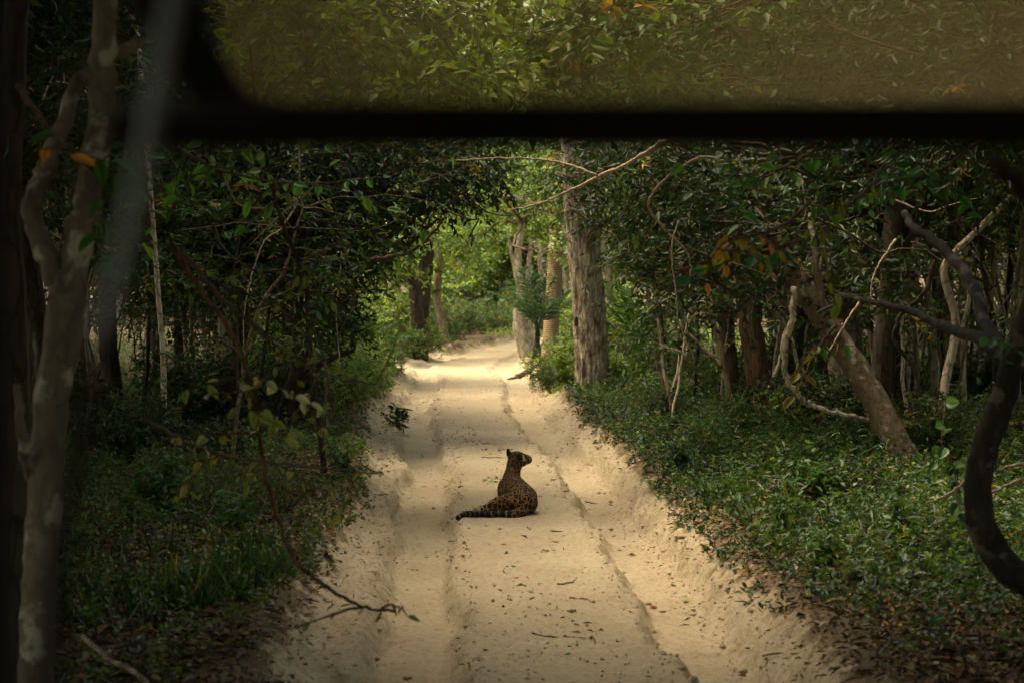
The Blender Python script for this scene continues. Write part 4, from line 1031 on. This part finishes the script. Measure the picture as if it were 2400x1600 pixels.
# single fallen leaves and sticks on the track
fl = [(1310, 1275, .10, (.50, .22, .04), 'curled orange leaf on the middle ridge in front of the leopard'), (1270, 1112, .07, (.42, .20, .05), 'small orange leaf on the sand right of the leopard head'),
      (1290, 1128, .11, (.30, .12, .05), 'reddish brown curled leaf on the sand right of the leopard neck'), (1288, 1248, .13, (.45, .40, .12), 'thin yellow leaf blade on the ridge below the leopard'),
      (1480, 1300, .12, (.42, .30, .06), 'yellow brown leaf in the right rut'), (1572, 1373, .08, (.24, .26, .04), 'small yellow green leaf in the right rut'), (1540, 1430, .07, (.38, .06, .03), 'small red leaf low in the right rut'),
      (1785, 1375, .16, (.42, .40, .06), 'folded yellow leaf at the right edge of the sand'), (1697, 1317, .12, (.5, .4, .12), 'pale yellow leaf at the foot of the right verge'), (1200, 1330, .10, (.08, .18, .03), 'green sprig of leaves on the middle ridge'),
      (1030, 990, .12, (.05, .14, .03), 'green leaf on the far left side of the ridge'), (975, 988, .05, (.05, .12, .03), 'tiny dark green leaf in the far left rut'), (2050, 1495, .20, (.55, .47, .30), 'large pale dry leaf on the right verge'),
      (2220, 1390, .20, (.35, .16, .08), 'upright brown dry leaf on the right verge'), (1780, 1462, .12, (.5, .42, .16), 'pale yellow leaf on the sand near the right edge'), (1650, 1445, .12, (.5, .42, .2), 'pale leaf sliver low on the sand'),
      (990, 1070, .06, (.35, .1, .04), 'small reddish leaf in the left rut'), (455, 1505, .13, (.40, .30, .04), 'yellow leaf among the litter of the lower left'), (700, 1460, .12, (.06, .045, .03), 'dark curled leaf at the left edge of the sand'), (690, 1530, .11, (.45, .32, .06), 'yellow leaf at the left edge of the sand'),
      (1340, 1537, .10, (.06, .14, .03), 'green shoot low on the middle ridge')]
def ground_pt(px, py):
    d = ray(px, py); t = CAMH / -d[2]
    for _ in range(6):
        p = d * t; t = (CAMH - float(H(np.array([p[0]]), np.array([p[1]]))[0])) / -d[2]
    p = d * t; return np.array([p[0], p[1], p[2] + CAMH])
for i, (px, py, s, c, lab) in enumerate(fl):
    p = ground_pt(px, py); g0 = leaf_mesh(300 + i, .55)
    v = g0.v[0].copy(); v[:, 2] = .10 * np.abs(v[:, 1]) * 3 + .25 * (v[:, 0] - .5) ** 2
    o = Geo().add(v * s, g0.f[0], c).build('fallen_leaf', LITTER, smooth=True)
    o.location = (p[0], p[1], p[2] + .015); o.rotation_euler = (R_.uniform(-.2, .2), R_.uniform(-.2, .2), R_.random() * 6.28)
    tag(o, lab, 'leaf', 'single fallen leaves')
st = [((1060, 1058), (1110, 1045)), ((1115, 1043), (1170, 1042)), ((1160, 1050), (1200, 1058)), ((1240, 1408), (1315, 1400)), ((1332, 1405), (1390, 1415)), ((1308, 1375), (1350, 1357)), ((1245, 1490), (1370, 1500)),
      ((1396, 1512), (1420, 1480)), ((1100, 1268), (1048, 1272)), ((1130, 1075), (1185, 1075)), ((1790, 1540), (1920, 1535)), ((1370, 1180), (1440, 1187)), ((1180, 1335), (1215, 1360)), ((945, 1436), (940, 1418)), ((1610, 1315), (1650, 1290))]
for i, (a, b2) in enumerate(st):
    A, B = ground_pt(*a), ground_pt(*b2); dv = B - A; kk = R_.uniform(-.12, .12); mid = (A + B) / 2 + np.array([-dv[1] * kk, dv[0] * kk, 0])
    o = Geo().tube(spline([A * 0, mid - A + [0, 0, .004], B - A], 8) + RNG.standard_normal((8, 3)) * .006, np.linspace(.006, .003, 8), 5, .15, RNG).build('stick', TWIG)
    o.location = (A[0], A[1], A[2] + .014); tag(o, 'thin dry stick lying on the sandy track', 'stick', 'dry sticks on the track')

rr = np.random.default_rng(303); n = 15000
x, y = scatter_xy(rr, n, -3, 4, 8, 38, 1.3); o_ = off_road(x, y)
k = ((np.abs(np.abs(rutq(x, y)) - .29) < .08) & (rr.random(n) < .8)) | (np.abs(o_ - .02) < .22) | ((o_ < 0) & (rr.random(n) < .05))
x, y = x[k], y[k]; m = len(x); sz = .006 + .022 * rr.random(m) ** 3
octv = np.array([[1, 0, 0], [0, 1, 0], [-1, 0, 0], [0, -1, 0], [0, 0, .8], [0, 0, -.5]], float)
Vc = octv[None] * sz[:, None, None] * (1 + .35 * rr.standard_normal((m, 6, 1))) + np.stack([x, y, H(x, y) + .014 + sz * .2], -1)[:, None, :]
Fc = np.array([[0, 1, 4], [1, 2, 4], [2, 3, 4], [3, 0, 4], [1, 0, 5], [2, 1, 5], [3, 2, 5], [0, 3, 5]])[None] + (np.arange(m) * 6)[:, None, None]
tag(Geo().add(Vc.reshape(-1, 3), Fc.reshape(-1, 3), (.1, .1, .1)).build('sand_clods', SAND, smooth=True), 'small clods of sand crumbled along the rut edges and banks', 'clods', kind='stuff')

# green sprig beside the leopard
p = ground_pt(1158, 1132)
g = Geo(); rr = np.random.default_rng(9)
cluster(g, g, np.array([[0, 0, .02], [0.02, 0, .02], [-.02, .01, .02]]), np.array([[-1, .1, .25], [-.6, .3, .5], [.8, .2, .5]]), .12, 6, .045, .022, 'bright', rr, twig=False)
g.tube([(-.08, 0, .02), (0, 0, .035), (.09, .02, .02)], .004, 4)
o = g.build('leafy_sprig', LEAF); o.location = tuple(p); tag(o, 'small sprig of yellow green leaves on the sand beside the leopard', 'sprig')
print('litter done')

# small individual plants on the right verge
def verge_plant(px, py, s, c, lab, seed, k=9, L=.12, W=.045, name='verge_plant', h=.5):
    p = ground_pt(px, py); p[2] = gz(p[0], p[1])
    rng = np.random.default_rng(seed); e = tag(empty(name, p, 0, s * .72), lab, 'plant'); c = tuple(q * .8 for q in c)
    gs, gl = Geo(), Geo()
    for j in range(k):
        d = norm(np.array([rng.standard_normal() * .35, rng.standard_normal() * .35, 1])); w = wander((0, 0, 0), d, h * rng.uniform(.6, 1.1), 6, .1, rng)
        gs.tube(w, np.linspace(.006, .003, 7), 5)
        A = w[rng.integers(2, 7, 5)]; A[:1] = w[-1]
        cols = np.tile(c, (5 * 5, 1)) * rng.uniform(.7, 1.3, (25, 1))
        cluster(gl, None, A, norm(rng.standard_normal((5, 3)) * .8 + [0, 0, .8]), .12, 5, L, W, 'mid', rng, .3, .7, twig=False, cols=cols, hi=True)
    gs.build('stems', TWIG, e); gl.build('foliage', LEAF, e)
verge_plant(1765, 960, 1.2, (.07, .15, .09), 'grey green broad leaved plant before the reddish trunk', 401, L=.16, W=.05)
verge_plant(1590, 1115, 1.0, (.04, .09, .03), 'dark upright weed standing at the edge of the right bank', 402)
verge_plant(1650, 1050, 1.0, (.07, .17, .07), 'light green grassy plant in the middle of the right ground cover', 403, L=.18, W=.018)
verge_plant(1560, 1025, .8, (.07, .19, .05), 'small bright green plant near the right bank', 404)
verge_plant(1900, 1190, 1.1, (.06, .14, .03), 'leafy green plant left of the leaning trunk base', 405)
verge_plant(1830, 1260, .8, (.07, .15, .035), 'low green plant at the inner side of the right verge', 406)
verge_plant(1720, 1190, .7, (.06, .13, .04), 'small leafy plant at the top of the right bank', 407)
verge_plant(2100, 1290, 1.0, (.05, .12, .03), 'dark leafy plant left of the near curved tree', 408)
verge_plant(1940, 1330, .8, (.07, .14, .04), 'leafy plant low on the right verge', 409)
verge_plant(935, 1010, .9, (.035, .08, .03), 'dark broad leaved plant on the left edge of the sand', 410, L=.15, W=.05)
verge_plant(800, 1120, .8, (.06, .13, .04), 'leafy plant on the left verge behind the drooping stem', 411)
verge_plant(560, 1250, .9, (.05, .12, .03), 'leafy plant in the shaded left verge', 412)
verge_plant(1330, 905, 1.2, (.14, .24, .03), 'yellow green bush at the left foot of the thick fissured trunk', 413, k=16, L=.09, W=.04, h=.7, name='young_bush')
verge_plant(1290, 925, .9, (.14, .22, .03), 'low yellow green bush at the edge of the sand before the thick trunk', 414, k=14, L=.08, W=.035, name='young_bush')
verge_plant(380, 1210, 1.2, (.04, .11, .03), 'upright broad leaved weed in the far left shade', 415)

exec_leopard = True
# ------------------------------------------------------------------ leopard
def leopard():
    gp = ground_pt(1210, 1209)
    O = np.array([gp[0], gp[1], 0.0])
    zg = float(H(np.array([O[0]]), np.array([O[1] + .1]))[0]) + .012
    parts = []          # spheres (x, y, z, rx, ry, rz)
    def cap(p0, r0, p1, r1, n=9, flat=1.0):
        p0, p1 = np.array(p0, float), np.array(p1, float)
        for t in np.linspace(0, 1, n):
            r = r0 + (r1 - r0) * t; parts.append((*(p0 + (p1 - p0) * t), r, r, r * flat))
    def chain(pts, rr, m=5):
        sp_ = spline(pts, len(pts) * m); q = np.interp(np.linspace(0, 1, len(sp_)), np.linspace(0, 1, len(rr)), rr)
        for p_, r_ in zip(sp_, q): parts.append((*p_, r_, r_, r_))
    def ell(x, y, z, a, b_, c): parts.append((x, y, z, a, b_, c))
    # hindquarters, rolled on the right hip, back curving up and away to the shoulders
    ell(.085, .02, .115, .118, .13, .112); ell(.03, .04, .12, .13, .12, .11)
    ell(.10, .12, .14, .10, .13, .12)
    chain([(.08, .08, .14), (.05, .20, .165), (-.002, .32, .205), (-.038, .42, .25), (-.042, .48, .28)], [.118, .120, .117, .103, .088])
    chain([(.0, .28, .14), (-.05, .40, .17), (-.065, .47, .2)], [.11, .12, .11])                # chest and ribs
    ell(-.105, .43, .18, .075, .10, .125); ell(.022, .44, .18, .065, .10, .115)                 # shoulder blades
    chain([(-.045, .46, .29), (-.032, .50, .35), (-.016, .52, .41), (-.002, .53, .45)], [.086, .075, .070, .068])   # neck
    ell(.004, .54, .478, .076, .074, .068)                                                      # skull
    ell(.028, .535, .497, .045, .05, .045)                                                      # brow
    ell(.045, .555, .455, .058, .06, .050)                                                     # cheek
    chain([(.05, .56, .478), (.088, .572, .472), (.108, .580, .466)], [.050, .043, .036])      # muzzle
    ell(.112, .588, .477, .019, .020, .016); ell(.095, .575, .443, .028, .026, .018)            # nose, chin
    ell(.07, .565, .492, .03, .03, .022)
    # ears: cupped, rounded
    for (ex, ey, ez, sx, sy) in ((-.062, .525, .536, .022, .012), (.030, .492, .502, .015, .023)):
        ell(ex - .004, ey, ez + .006, sx * .8, sy, .034); ell(ex + .006, ey, ez - .016, sx * 1.2, sy * 1.25, .028)
    hi_ = [i for i, q in enumerate(parts) if q[2] > .415]
    for i in hi_:
        q = parts[i]; k_ = 1.10
        parts[i] = ((q[0] - .0) * k_ - .004, (q[1] - .54) * k_ + .54, (q[2] - .46) * k_ + .452, q[3] * k_, q[4] * k_, q[5] * k_)
    # left thigh and hind leg stretched to the left
    ell(-.04, .03, .115, .13, .12, .098); ell(-.13, .05, .10, .105, .09, .080)
    chain([(-.12, .03, .095), (-.20, .05, .078), (-.27, .09, .055), (-.34, .11, .042)], [.080, .066, .046, .034])
    ell(-.355, .11, .048, .044, .032, .034); ell(-.385, .105, .046, .024, .028, .028)
    # right hind foot under the belly
    chain([(-.02, .16, .09), (-.14, .22, .085), (-.20, .25, .085)], [.07, .05, .040]); ell(-.225, .25, .088, .036, .032, .040)
    # forelegs stretched away
    for sx in (-.09, .06):
        chain([(sx, .46, .15), (sx * 1.05, .52, .06), (sx * 1.05, .66, .035), (sx * 1.05, .74, .03)], [.055, .042, .032, .034])
    # tail
    td = []
    tp = [(.10, -.05, .06), (.0, -.11, .034), (-.12, -.14, .028), (-.25, -.15, .028), (-.36, -.19, .028), (-.45, -.26, .022), (-.525, -.37, .0)]
    for k, (x, y, z) in enumerate(tp):
        zz = float(H(np.array([O[0] + x]), np.array([O[1] + y]))[0]) + .012 - zg
        td.append((x, y, max(zz + .026, -.2) if k else z))
    chain(td, [.060, .048, .040, .034, .032, .033, .028], 10)
    # union of the masses as one skin
    import bmesh
    bm = bmesh.new()
    for (x, y, z, a, b_, c) in parts:
        bmesh.ops.create_icosphere(bm, subdivisions=3, radius=1.0, matrix=Matrix.Translation((x, y, z)) @ Matrix.Diagonal((a, b_, c, 1)))
    me = bpy.data.meshes.new('tmp'); bm.to_mesh(me); bm.free()
    ob = bpy.data.objects.new('tmp', me); COL.objects.link(ob)
    md = ob.modifiers.new('r', 'REMESH'); md.mode = 'VOXEL'; md.voxel_size = .0065
    ms = ob.modifiers.new('s', 'SMOOTH'); ms.factor = .6; ms.iterations = 7
    dg = bpy.context.evaluated_depsgraph_get()
    m2 = bpy.data.meshes.new_from_object(ob.evaluated_get(dg)); bpy.data.objects.remove(ob)
    m2.name = 'body'
    n = len(m2.vertices); co = np.zeros(n * 3, np.float32); m2.vertices.foreach_get('co', co); co = co.reshape(-1, 3)
    x, y, z = co[:, 0], co[:, 1], co[:, 2]
    base = np.tile(np.array([.145, .082, .031]), (n, 1)); zone = np.zeros(n)
    def blend(mask, c):
        nonlocal base
        base = base * (1 - mask[:, None]) + np.array(c) * mask[:, None]
    belly = smooth(-.15, -.3, x) * smooth(.0, .02, y)
    blend(belly * .6, (.42, .34, .2))
    blend((1 - smooth(.045, .075, np.sqrt((x + .375) ** 2 + (y - .105) ** 2 + (z - .048) ** 2))) * .9, (.40, .38, .22))
    blend((1 - smooth(.03, .05, np.sqrt((x + .225) ** 2 + (y - .25) ** 2 + (z - .09) ** 2))) * .8, (.40, .38, .22))
    face = smooth(.06, .085, x) * smooth(.5, .54, y) * smooth(.40, .42, z); blend(face * .5, (.30, .24, .09))
    streak = (1 - smooth(.010, .018, np.abs(x - .066 - (z - .49) * -.35))) * smooth(.445, .46, z) * (1 - smooth(.50, .52, z)) * smooth(.47, .5, y); blend(streak * .9, (.44, .44, .15)); streakm = streak
    # ears black at the back
    earl = (1 - smooth(.04, .054, np.sqrt((x + .074) ** 2 + (y - .522) ** 2 + (z - .540) ** 2)))
    earr = (1 - smooth(.032, .042, np.sqrt((x - .030) ** 2 + (y - .480) ** 2 + (z - .492) ** 2)))
    dark = np.clip(earl + earr, 0, 1); blend(dark, (.015, .011, .008))
    paws = (1 - smooth(.040, .062, np.sqrt((x + .385) ** 2 + (y - .105) ** 2 + (z - .048) ** 2))) + (1 - smooth(.030, .048, np.sqrt((x + .235) ** 2 + (y - .25) ** 2 + (z - .09) ** 2)))
    plainm = np.clip(dark + .85 * paws + .8 * streakm, 0, 1)
    zone = smooth(.28, .1, y) if False else (1 - smooth(.14, .30, y))       # 1 on the haunches: large spots
    # tail coordinate
    tdn = np.array(td); sp_ = spline(tdn, 60); dist = np.full(n, 9.0); tt = np.zeros(n)
    for k, q in enumerate(sp_):
        d_ = np.sqrt(((co - q) ** 2).sum(1)); m_ = d_ < dist; dist[m_] = d_[m_]; tt[m_] = k / 59.0
    tail = ((dist < .048) & (y < -.06) & (tt > .22)).astype(float)
    blend(tail * .7, (.20, .19, .15))
    for nm, arr in (('fur', np.concatenate([base, np.ones((n, 1))], 1)), ):
        at = m2.attributes.new(nm, 'FLOAT_COLOR', 'POINT'); at.data.foreach_set('color', arr.astype(np.float32).ravel())
    at = m2.attributes.new('mask', 'FLOAT_COLOR', 'POINT')
    at.data.foreach_set('color', np.stack([zone, tail, tt, dark], -1).astype(np.float32).ravel())
    # dark as own channel
    at = m2.attributes.new('plain', 'FLOAT', 'POINT'); at.data.foreach_set('value', plainm.astype(np.float32))
    m2.polygons.foreach_set('use_smooth', np.ones(len(m2.polygons), bool))
    m, nn, l, bs = newmat('leopard_fur')
    tc = nn.new('ShaderNodeTexCoord')
    wn = node(nn, 'ShaderNodeTexNoise', Scale=14.0, Detail=2.0); l.new(tc.outputs['Object'], wn.inputs[0])
    sc = nn.new('ShaderNodeVectorMath'); sc.operation = 'SCALE'; sc.inputs['Scale'].default_value = .035; l.new(wn.outputs['Color'], sc.inputs[0])
    ad = nn.new('ShaderNodeVectorMath'); ad.operation = 'ADD'; l.new(tc.outputs['Object'], ad.inputs[0]); l.new(sc.outputs[0], ad.inputs[1])
    am = node(nn, 'ShaderNodeAttribute', attribute_name='mask'); sep = nn.new('ShaderNodeSeparateColor'); l.new(am.outputs['Color'], sep.inputs[0])
    outs = []
    for scl, e0, e1 in ((33.0, .045, .10), (21.0, .06, .12)):
        ve = node(nn, 'ShaderNodeTexVoronoi', feature='DISTANCE_TO_EDGE', Scale=scl); ve.inputs['Randomness'].default_value = .75; l.new(ad.outputs[0], ve.inputs['Vector'])
        spot = ramp(nn, [(e0, (0, 0, 0)), (e1, (1, 1, 1))]); l.new(ve.outputs['Distance'], spot.inputs[0])
        core = ramp(nn, [(.26, (0, 0, 0)), (.36, (1, 1, 1))]); l.new(ve.outputs['Distance'], core.inputs[0])
        outs.append((spot, core))
    def mixv(f, a, b_):
        k = node(nn, 'ShaderNodeMix', data_type='RGBA'); l.new(f, k.inputs[0]); l.new(a, k.inputs[6]); l.new(b_, k.inputs[7]); return k.outputs[2]
    spot = mixv(sep.outputs[0], outs[0][0].outputs[0], outs[1][0].outputs[0]); core = mixv(sep.outputs[0], outs[0][1].outputs[0], outs[1][1].outputs[0])
    # pale rings on the tail
    mt = nn.new('ShaderNodeMath'); mt.operation = 'MULTIPLY_ADD'; mt.inputs[1].default_value = 74.0; mw = nn.new('ShaderNodeMath'); mw.operation = 'MULTIPLY'; mw.inputs[1].default_value = 9.0; l.new(wn.outputs[0], mw.inputs[0]); l.new(sep.outputs[2], mt.inputs[0]); l.new(mw.outputs[0], mt.inputs[2])
    sn = nn.new('ShaderNodeMath'); sn.operation = 'SINE'; l.new(mt.outputs[0], sn.inputs[0])
    rg = ramp(nn, [(.0, (1, 1, 1)), (.90, (1, 1, 1)), (.99, (0, 0, 0))]); l.new(sn.outputs[0], rg.inputs[0])
    spot = mixv(sep.outputs[1], spot, rg.outputs[0])
    fur = node(nn, 'ShaderNodeAttribute', attribute_name='fur')
    dk = nn.new('ShaderNodeRGB'); dk.outputs[0].default_value = (.010, .007, .005, 1)
    cb = nn.new('ShaderNodeRGB'); cb.outputs[0].default_value = (.05, .023, .009, 1)
    inner = mixv(core, dk.outputs[0], cb.outputs[0])
    furpat = mixv(spot, fur.outputs['Color'], inner)
    # paws, face kept plain
    pl = node(nn, 'ShaderNodeAttribute', attribute_name='plain')
    fin = mixv(pl.outputs['Fac'], furpat, fur.outputs['Color'])
    l.new(fin, bs.inputs['Base Color']); bs.inputs['Roughness'].default_value = .85; bs.inputs['Specular IOR Level'].default_value = .15
    fb = node(nn, 'ShaderNodeTexNoise', Scale=260.0, Detail=2.0); l.new(tc.outputs['Object'], fb.inputs[0])
    bp = node(nn, 'ShaderNodeBump', Strength=.25, Distance=.004); l.new(fb.outputs[0], bp.inputs['Height']); l.new(bp.outputs[0], bs.inputs['Normal'])
    m2.materials.clear(); m2.materials.append(m)
    e = tag(empty('leopard', (O[0], O[1], zg)), 'spotted leopard lying on the sandy track with its back to us and head turned right', 'leopard')
    link_mesh('body', m2, e)
    # eye and nose pad
    mm, n_, l_, b_ = newmat('dark_eye'); b_.inputs['Base Color'].default_value = (.02, .015, .01, 1); b_.inputs['Roughness'].default_value = .15
    for nm, c_, r_ in (('eye', (.076, .540, .491), .0085), ('eye', (.066, .595, .491), .0085), ('nose', (.131, .592, .474), .010)):
        bm = bmesh.new(); bmesh.ops.create_icosphere(bm, subdivisions=2, radius=r_); me = bpy.data.meshes.new(nm); bm.to_mesh(me); bm.free(); me.materials.append(mm)
        o_ = link_mesh(nm, me, e); o_.location = c_
    # whiskers
    g_ = Geo()
    for k in range(6):
        a = np.array([.11, .57 - .004 * k, .462 + .003 * k]); g_.tube([a, a + [.03, -.045, .004 * (k - 3)], a + [.045, -.085, .012 * (k - 3)]], [.0008, .0006, .0003], 3)
    g_.build('whiskers', BARK_PALE, e)
leopard()
print('leopard done')

# ------------------------------------------------------------------ the open vehicle the picture is taken from
def plain(name, col, rough=.5, metal=0.0, spec=.5):
    m, n, l, b = newmat(name); tc = n.new('ShaderNodeTexCoord'); no = node(n, 'ShaderNodeTexNoise', Scale=12.0, Detail=5.0); l.new(tc.outputs['Object'], no.inputs[0])
    r = ramp(n, [(.3, tuple(c * .8 for c in col)), (.7, tuple(min(1, c * 1.2) for c in col))]); l.new(no.outputs[0], r.inputs[0]); l.new(r.outputs[0], b.inputs['Base Color'])
    b.inputs['Roughness'].default_value = rough; b.inputs['Metallic'].default_value = metal; b.inputs['Specular IOR Level'].default_value = spec
    return m
BLACK = plain('black_painted_steel', (.003, .003, .003), .7, spec=.1); GREY = plain('worn_grey_paint_and_sheen', (.035, .045, .05), .3)  # grey: rims, and the coloured-in sky sheen of the upper post
GREEN = plain('drab_green_paint', (.05, .07, .035), .45); RUBBER = plain('tyre_rubber', (.02, .02, .02), .9); CANVAS = plain('tan_canvas', (.16, .12, .07), .95)
SEATM = plain('brown_vinyl', (.07, .04, .025), .6)
def pane_mat():
    m, n, l, b = newmat('veiled_amber_pane'); n.remove(b)
    tr = n.new('ShaderNodeBsdfTransparent'); tr.inputs[0].default_value = (.90, .86, .70, 1)
    df = n.new('ShaderNodeBsdfTranslucent'); df.inputs[0].default_value = (.40, .33, .18, 1)  # brownish translucence imitates the veil of reflected haze over the glass
    tc = n.new('ShaderNodeTexCoord'); no = node(n, 'ShaderNodeTexNoise', Scale=5.0, Detail=3.0); l.new(tc.outputs['Object'], no.inputs[0])
    mr = n.new('ShaderNodeMapRange'); mr.inputs['From Min'].default_value = .35; mr.inputs['From Max'].default_value = .65; mr.inputs['To Min'].default_value = .20; mr.inputs['To Max'].default_value = .38
    l.new(no.outputs[0], mr.inputs[0])
    ms = n.new('ShaderNodeMixShader'); l.new(mr.outputs[0], ms.inputs[0]); l.new(tr.outputs[0], ms.inputs[1]); l.new(df.outputs[0], ms.inputs[2])
    l.new(ms.outputs[0], n['Material Output'].inputs[0]); return m
PANE = pane_mat()

def box(g, lo, hi, bev=0.0):
    import bmesh
    bm = bmesh.new(); bmesh.ops.create_cube(bm, size=1)
    lo, hi = np.array(lo, float), np.array(hi, float)
    for v in bm.verts: v.co = Vector([(lo[i] + hi[i]) / 2 + v.co[i] * (hi[i] - lo[i]) for i in range(3)])
    if bev: bmesh.ops.bevel(bm, geom=list(bm.edges), offset=bev, segments=3, affect='EDGES', profile=.5)
    bmesh.ops.triangulate(bm, faces=bm.faces); bm.verts.index_update()
    g.add([tuple(v.co) for v in bm.verts], [[v.index for v in f.verts] for f in bm.faces]); bm.free(); return g

veh = tag(empty('safari_jeep', (.42, 0, 0)), 'open safari jeep around the camera, seen only as blurred black window frame and amber pane', 'jeep')
ox = np.array([-.42, 0, 0])
def V(*p): return np.array(p, float) + ox
def bar(name, pts, r, mat, sides=10, n=None):
    q = np.array(pts, float) + ox
    if n: q = spline(q, n)
    return Geo().tube(q, r, sides).build(name, mat, veh, smooth=True)
YH = 1.55
hz0, hz1 = P(1200, 345, YH)[2], P(1200, 246, YH)[2]
# header bar across the top of the windscreen
box(Geo(), V(-.31, YH - .03, hz0), V(1.12, YH + .03, hz1), .008).build('header_bar', BLACK, veh)
# slanted post and rounded corner of the upper window
c0, c1 = P(520, 268, YH), P(385, -60, YH)
pts = [P(690, 300, YH), P(570, 275, YH), P(490, 200, YH), P(430, 90, YH), P(385, -20, YH), P(330, -170, YH)]
bar('window_post', pts, np.linspace(.018, .024, 30), BLACK, 10, 30)
# amber pane above the header
pl0 = P(470, 262, YH + .012); pr = V(1.10, YH + .012, hz1 - .01)
zt = 2.86
q = np.array([P(560, 285, YH + .012), [1.10, YH + .012, hz1 - .012], [1.10, YH + .012, zt], P(330, -330, YH + .012)]) + ox
q[3][2] = zt
q2 = q + [0, .004, 0]
Geo().add(np.vstack([q, q2]), [(0, 1, 2), (0, 2, 3), (4, 6, 5), (4, 7, 6), (0, 4, 5), (0, 5, 1), (1, 5, 6), (1, 6, 2), (2, 6, 7), (2, 7, 3), (3, 7, 4), (3, 4, 0)]).build('upper_window_pane', PANE, veh)
box(Geo(), V(-.52, YH - .04, zt - .01), V(1.16, YH + .05, zt + .05), .01).build('roof_rail', BLACK, veh)
# windscreen post close to the camera: upper part coloured grey for its sky highlight
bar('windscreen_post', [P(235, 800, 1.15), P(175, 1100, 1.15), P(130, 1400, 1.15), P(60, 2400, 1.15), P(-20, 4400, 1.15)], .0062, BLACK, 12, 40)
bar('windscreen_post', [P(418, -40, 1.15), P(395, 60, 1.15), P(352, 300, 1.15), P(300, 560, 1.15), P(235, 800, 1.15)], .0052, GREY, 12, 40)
bar('post_bracket', [P(300, -260, 1.3), P(372, -60, 1.3), P(412, 45, 1.3), P(405, 110, 1.3)], [.028, .030, .024, .014], BLACK)
# door post at the far left
box(Geo(), V(-.50, 1.34, 1.0), V(-.350, 1.40, 2.82), .01).build('door_post', BLACK, veh)
box(Geo(), V(1.10, YH - .04, 1.35), V(1.16, YH + .04, 2.86), .01).build('windscreen_post', BLACK, veh)
box(Geo(), V(-.52, -1.6, 2.88), V(1.16, 1.5, 2.91), .004).build('canvas_roof', CANVAS, veh)
# body below the line of sight
box(Geo(), V(-.50, -1.7, .55), V(1.16, 2.0, .62), .01).build('floor_pan', GREEN, veh)
for s, xx in ((0, -.50), (1, 1.12)): box(Geo(), V(xx, -1.7, .62), V(xx + .04, 1.9, 1.15), .01).build('side_panel', GREEN, veh)
box(Geo(), V(-.48, 1.7, .60), V(1.14, 3.25, 1.08), .06).build('bonnet', GREEN, veh)
box(Geo(), V(-.50, 1.5, .62), V(1.16, 1.7, 1.40), .03).build('dashboard', BLACK, veh)
box(Geo(), V(-.40, 3.25, .62), V(1.06, 3.29, .98), .01).build('radiator_grille', BLACK, veh)
box(Geo(), V(-.56, 3.36, .48), V(1.22, 3.46, .62), .02).build('bumper', BLACK, veh)
for xx in (-.42, 1.05):
    for yy in (-1.2, .9): bar('roof_post', [(xx, yy, 1.1), (xx, yy, 2.9)], .018, BLACK)
for xx in (-.02, .68):
    box(Geo(), V(xx - .24, .55, .62), V(xx + .24, 1.05, 1.0), .04).build('seat', SEATM, veh); box(Geo(), V(xx - .24, .46, .98), V(xx + .24, .56, 1.5), .03).build('seat_back', SEATM, veh)
for xx in (-.44, 1.10):
    for yy in (-.95, 2.6):
        zg_ = gz(xx, yy); t = np.linspace(0, 2 * np.pi, 33)
        w = np.stack([0 * t + xx, yy + .29 * np.cos(t), .36 + zg_ + .29 * np.sin(t)], -1) + ox
        ty = Geo().tube(w, .095, 10, cap=False).build('wheel', RUBBER, veh, smooth=True)
        Geo().tube(np.array([(xx - .07, yy, .36 + zg_), (xx + .07, yy, .36 + zg_)]) + ox, .205, 20).build('rim', GREY, ty)
for yy in (-.95, 2.6): bar('axle', [(-.44, yy, .36), (1.10, yy, .36)], .04, BLACK)
for xx in (-.1, .76): box(Geo(), V(xx, -1.6, .42), V(xx + .08, 3.36, .56), .01).build('chassis_rail', BLACK, veh)
print('scene built: tris', sum(len(m.polygons) for m in bpy.data.meshes), 'objects', len(bpy.data.objects))

# ---- labels of repeats that can be told apart by where they stand
ORD = ['leftmost', 'second from left', 'third from left', 'fourth from left', 'fifth from left', 'sixth from left', 'seventh from left', 'eighth from left', 'ninth from left', 'tenth from left',
       'eleventh from left', 'twelfth from left', 'thirteenth from left', 'fourteenth from left', 'fifteenth from left', 'sixteenth from left', 'seventeenth from left', 'eighteenth from left', 'nineteenth from left', 'twentieth from left']
by = {}
for o in list(COL.objects):
    if o.parent is None and o.get('category') in ('shrub', 'tree', 'stick') and o.get('group') and o.location.y > 8: by.setdefault(o['label'], []).append(o)
for lab, os_ in by.items():
    if 1 < len(os_) <= 20:
        os_.sort(key=lambda q: q.location.x / q.location.y)
        for k, o in enumerate(os_): o['label'] = lab + ', ' + ORD[k]
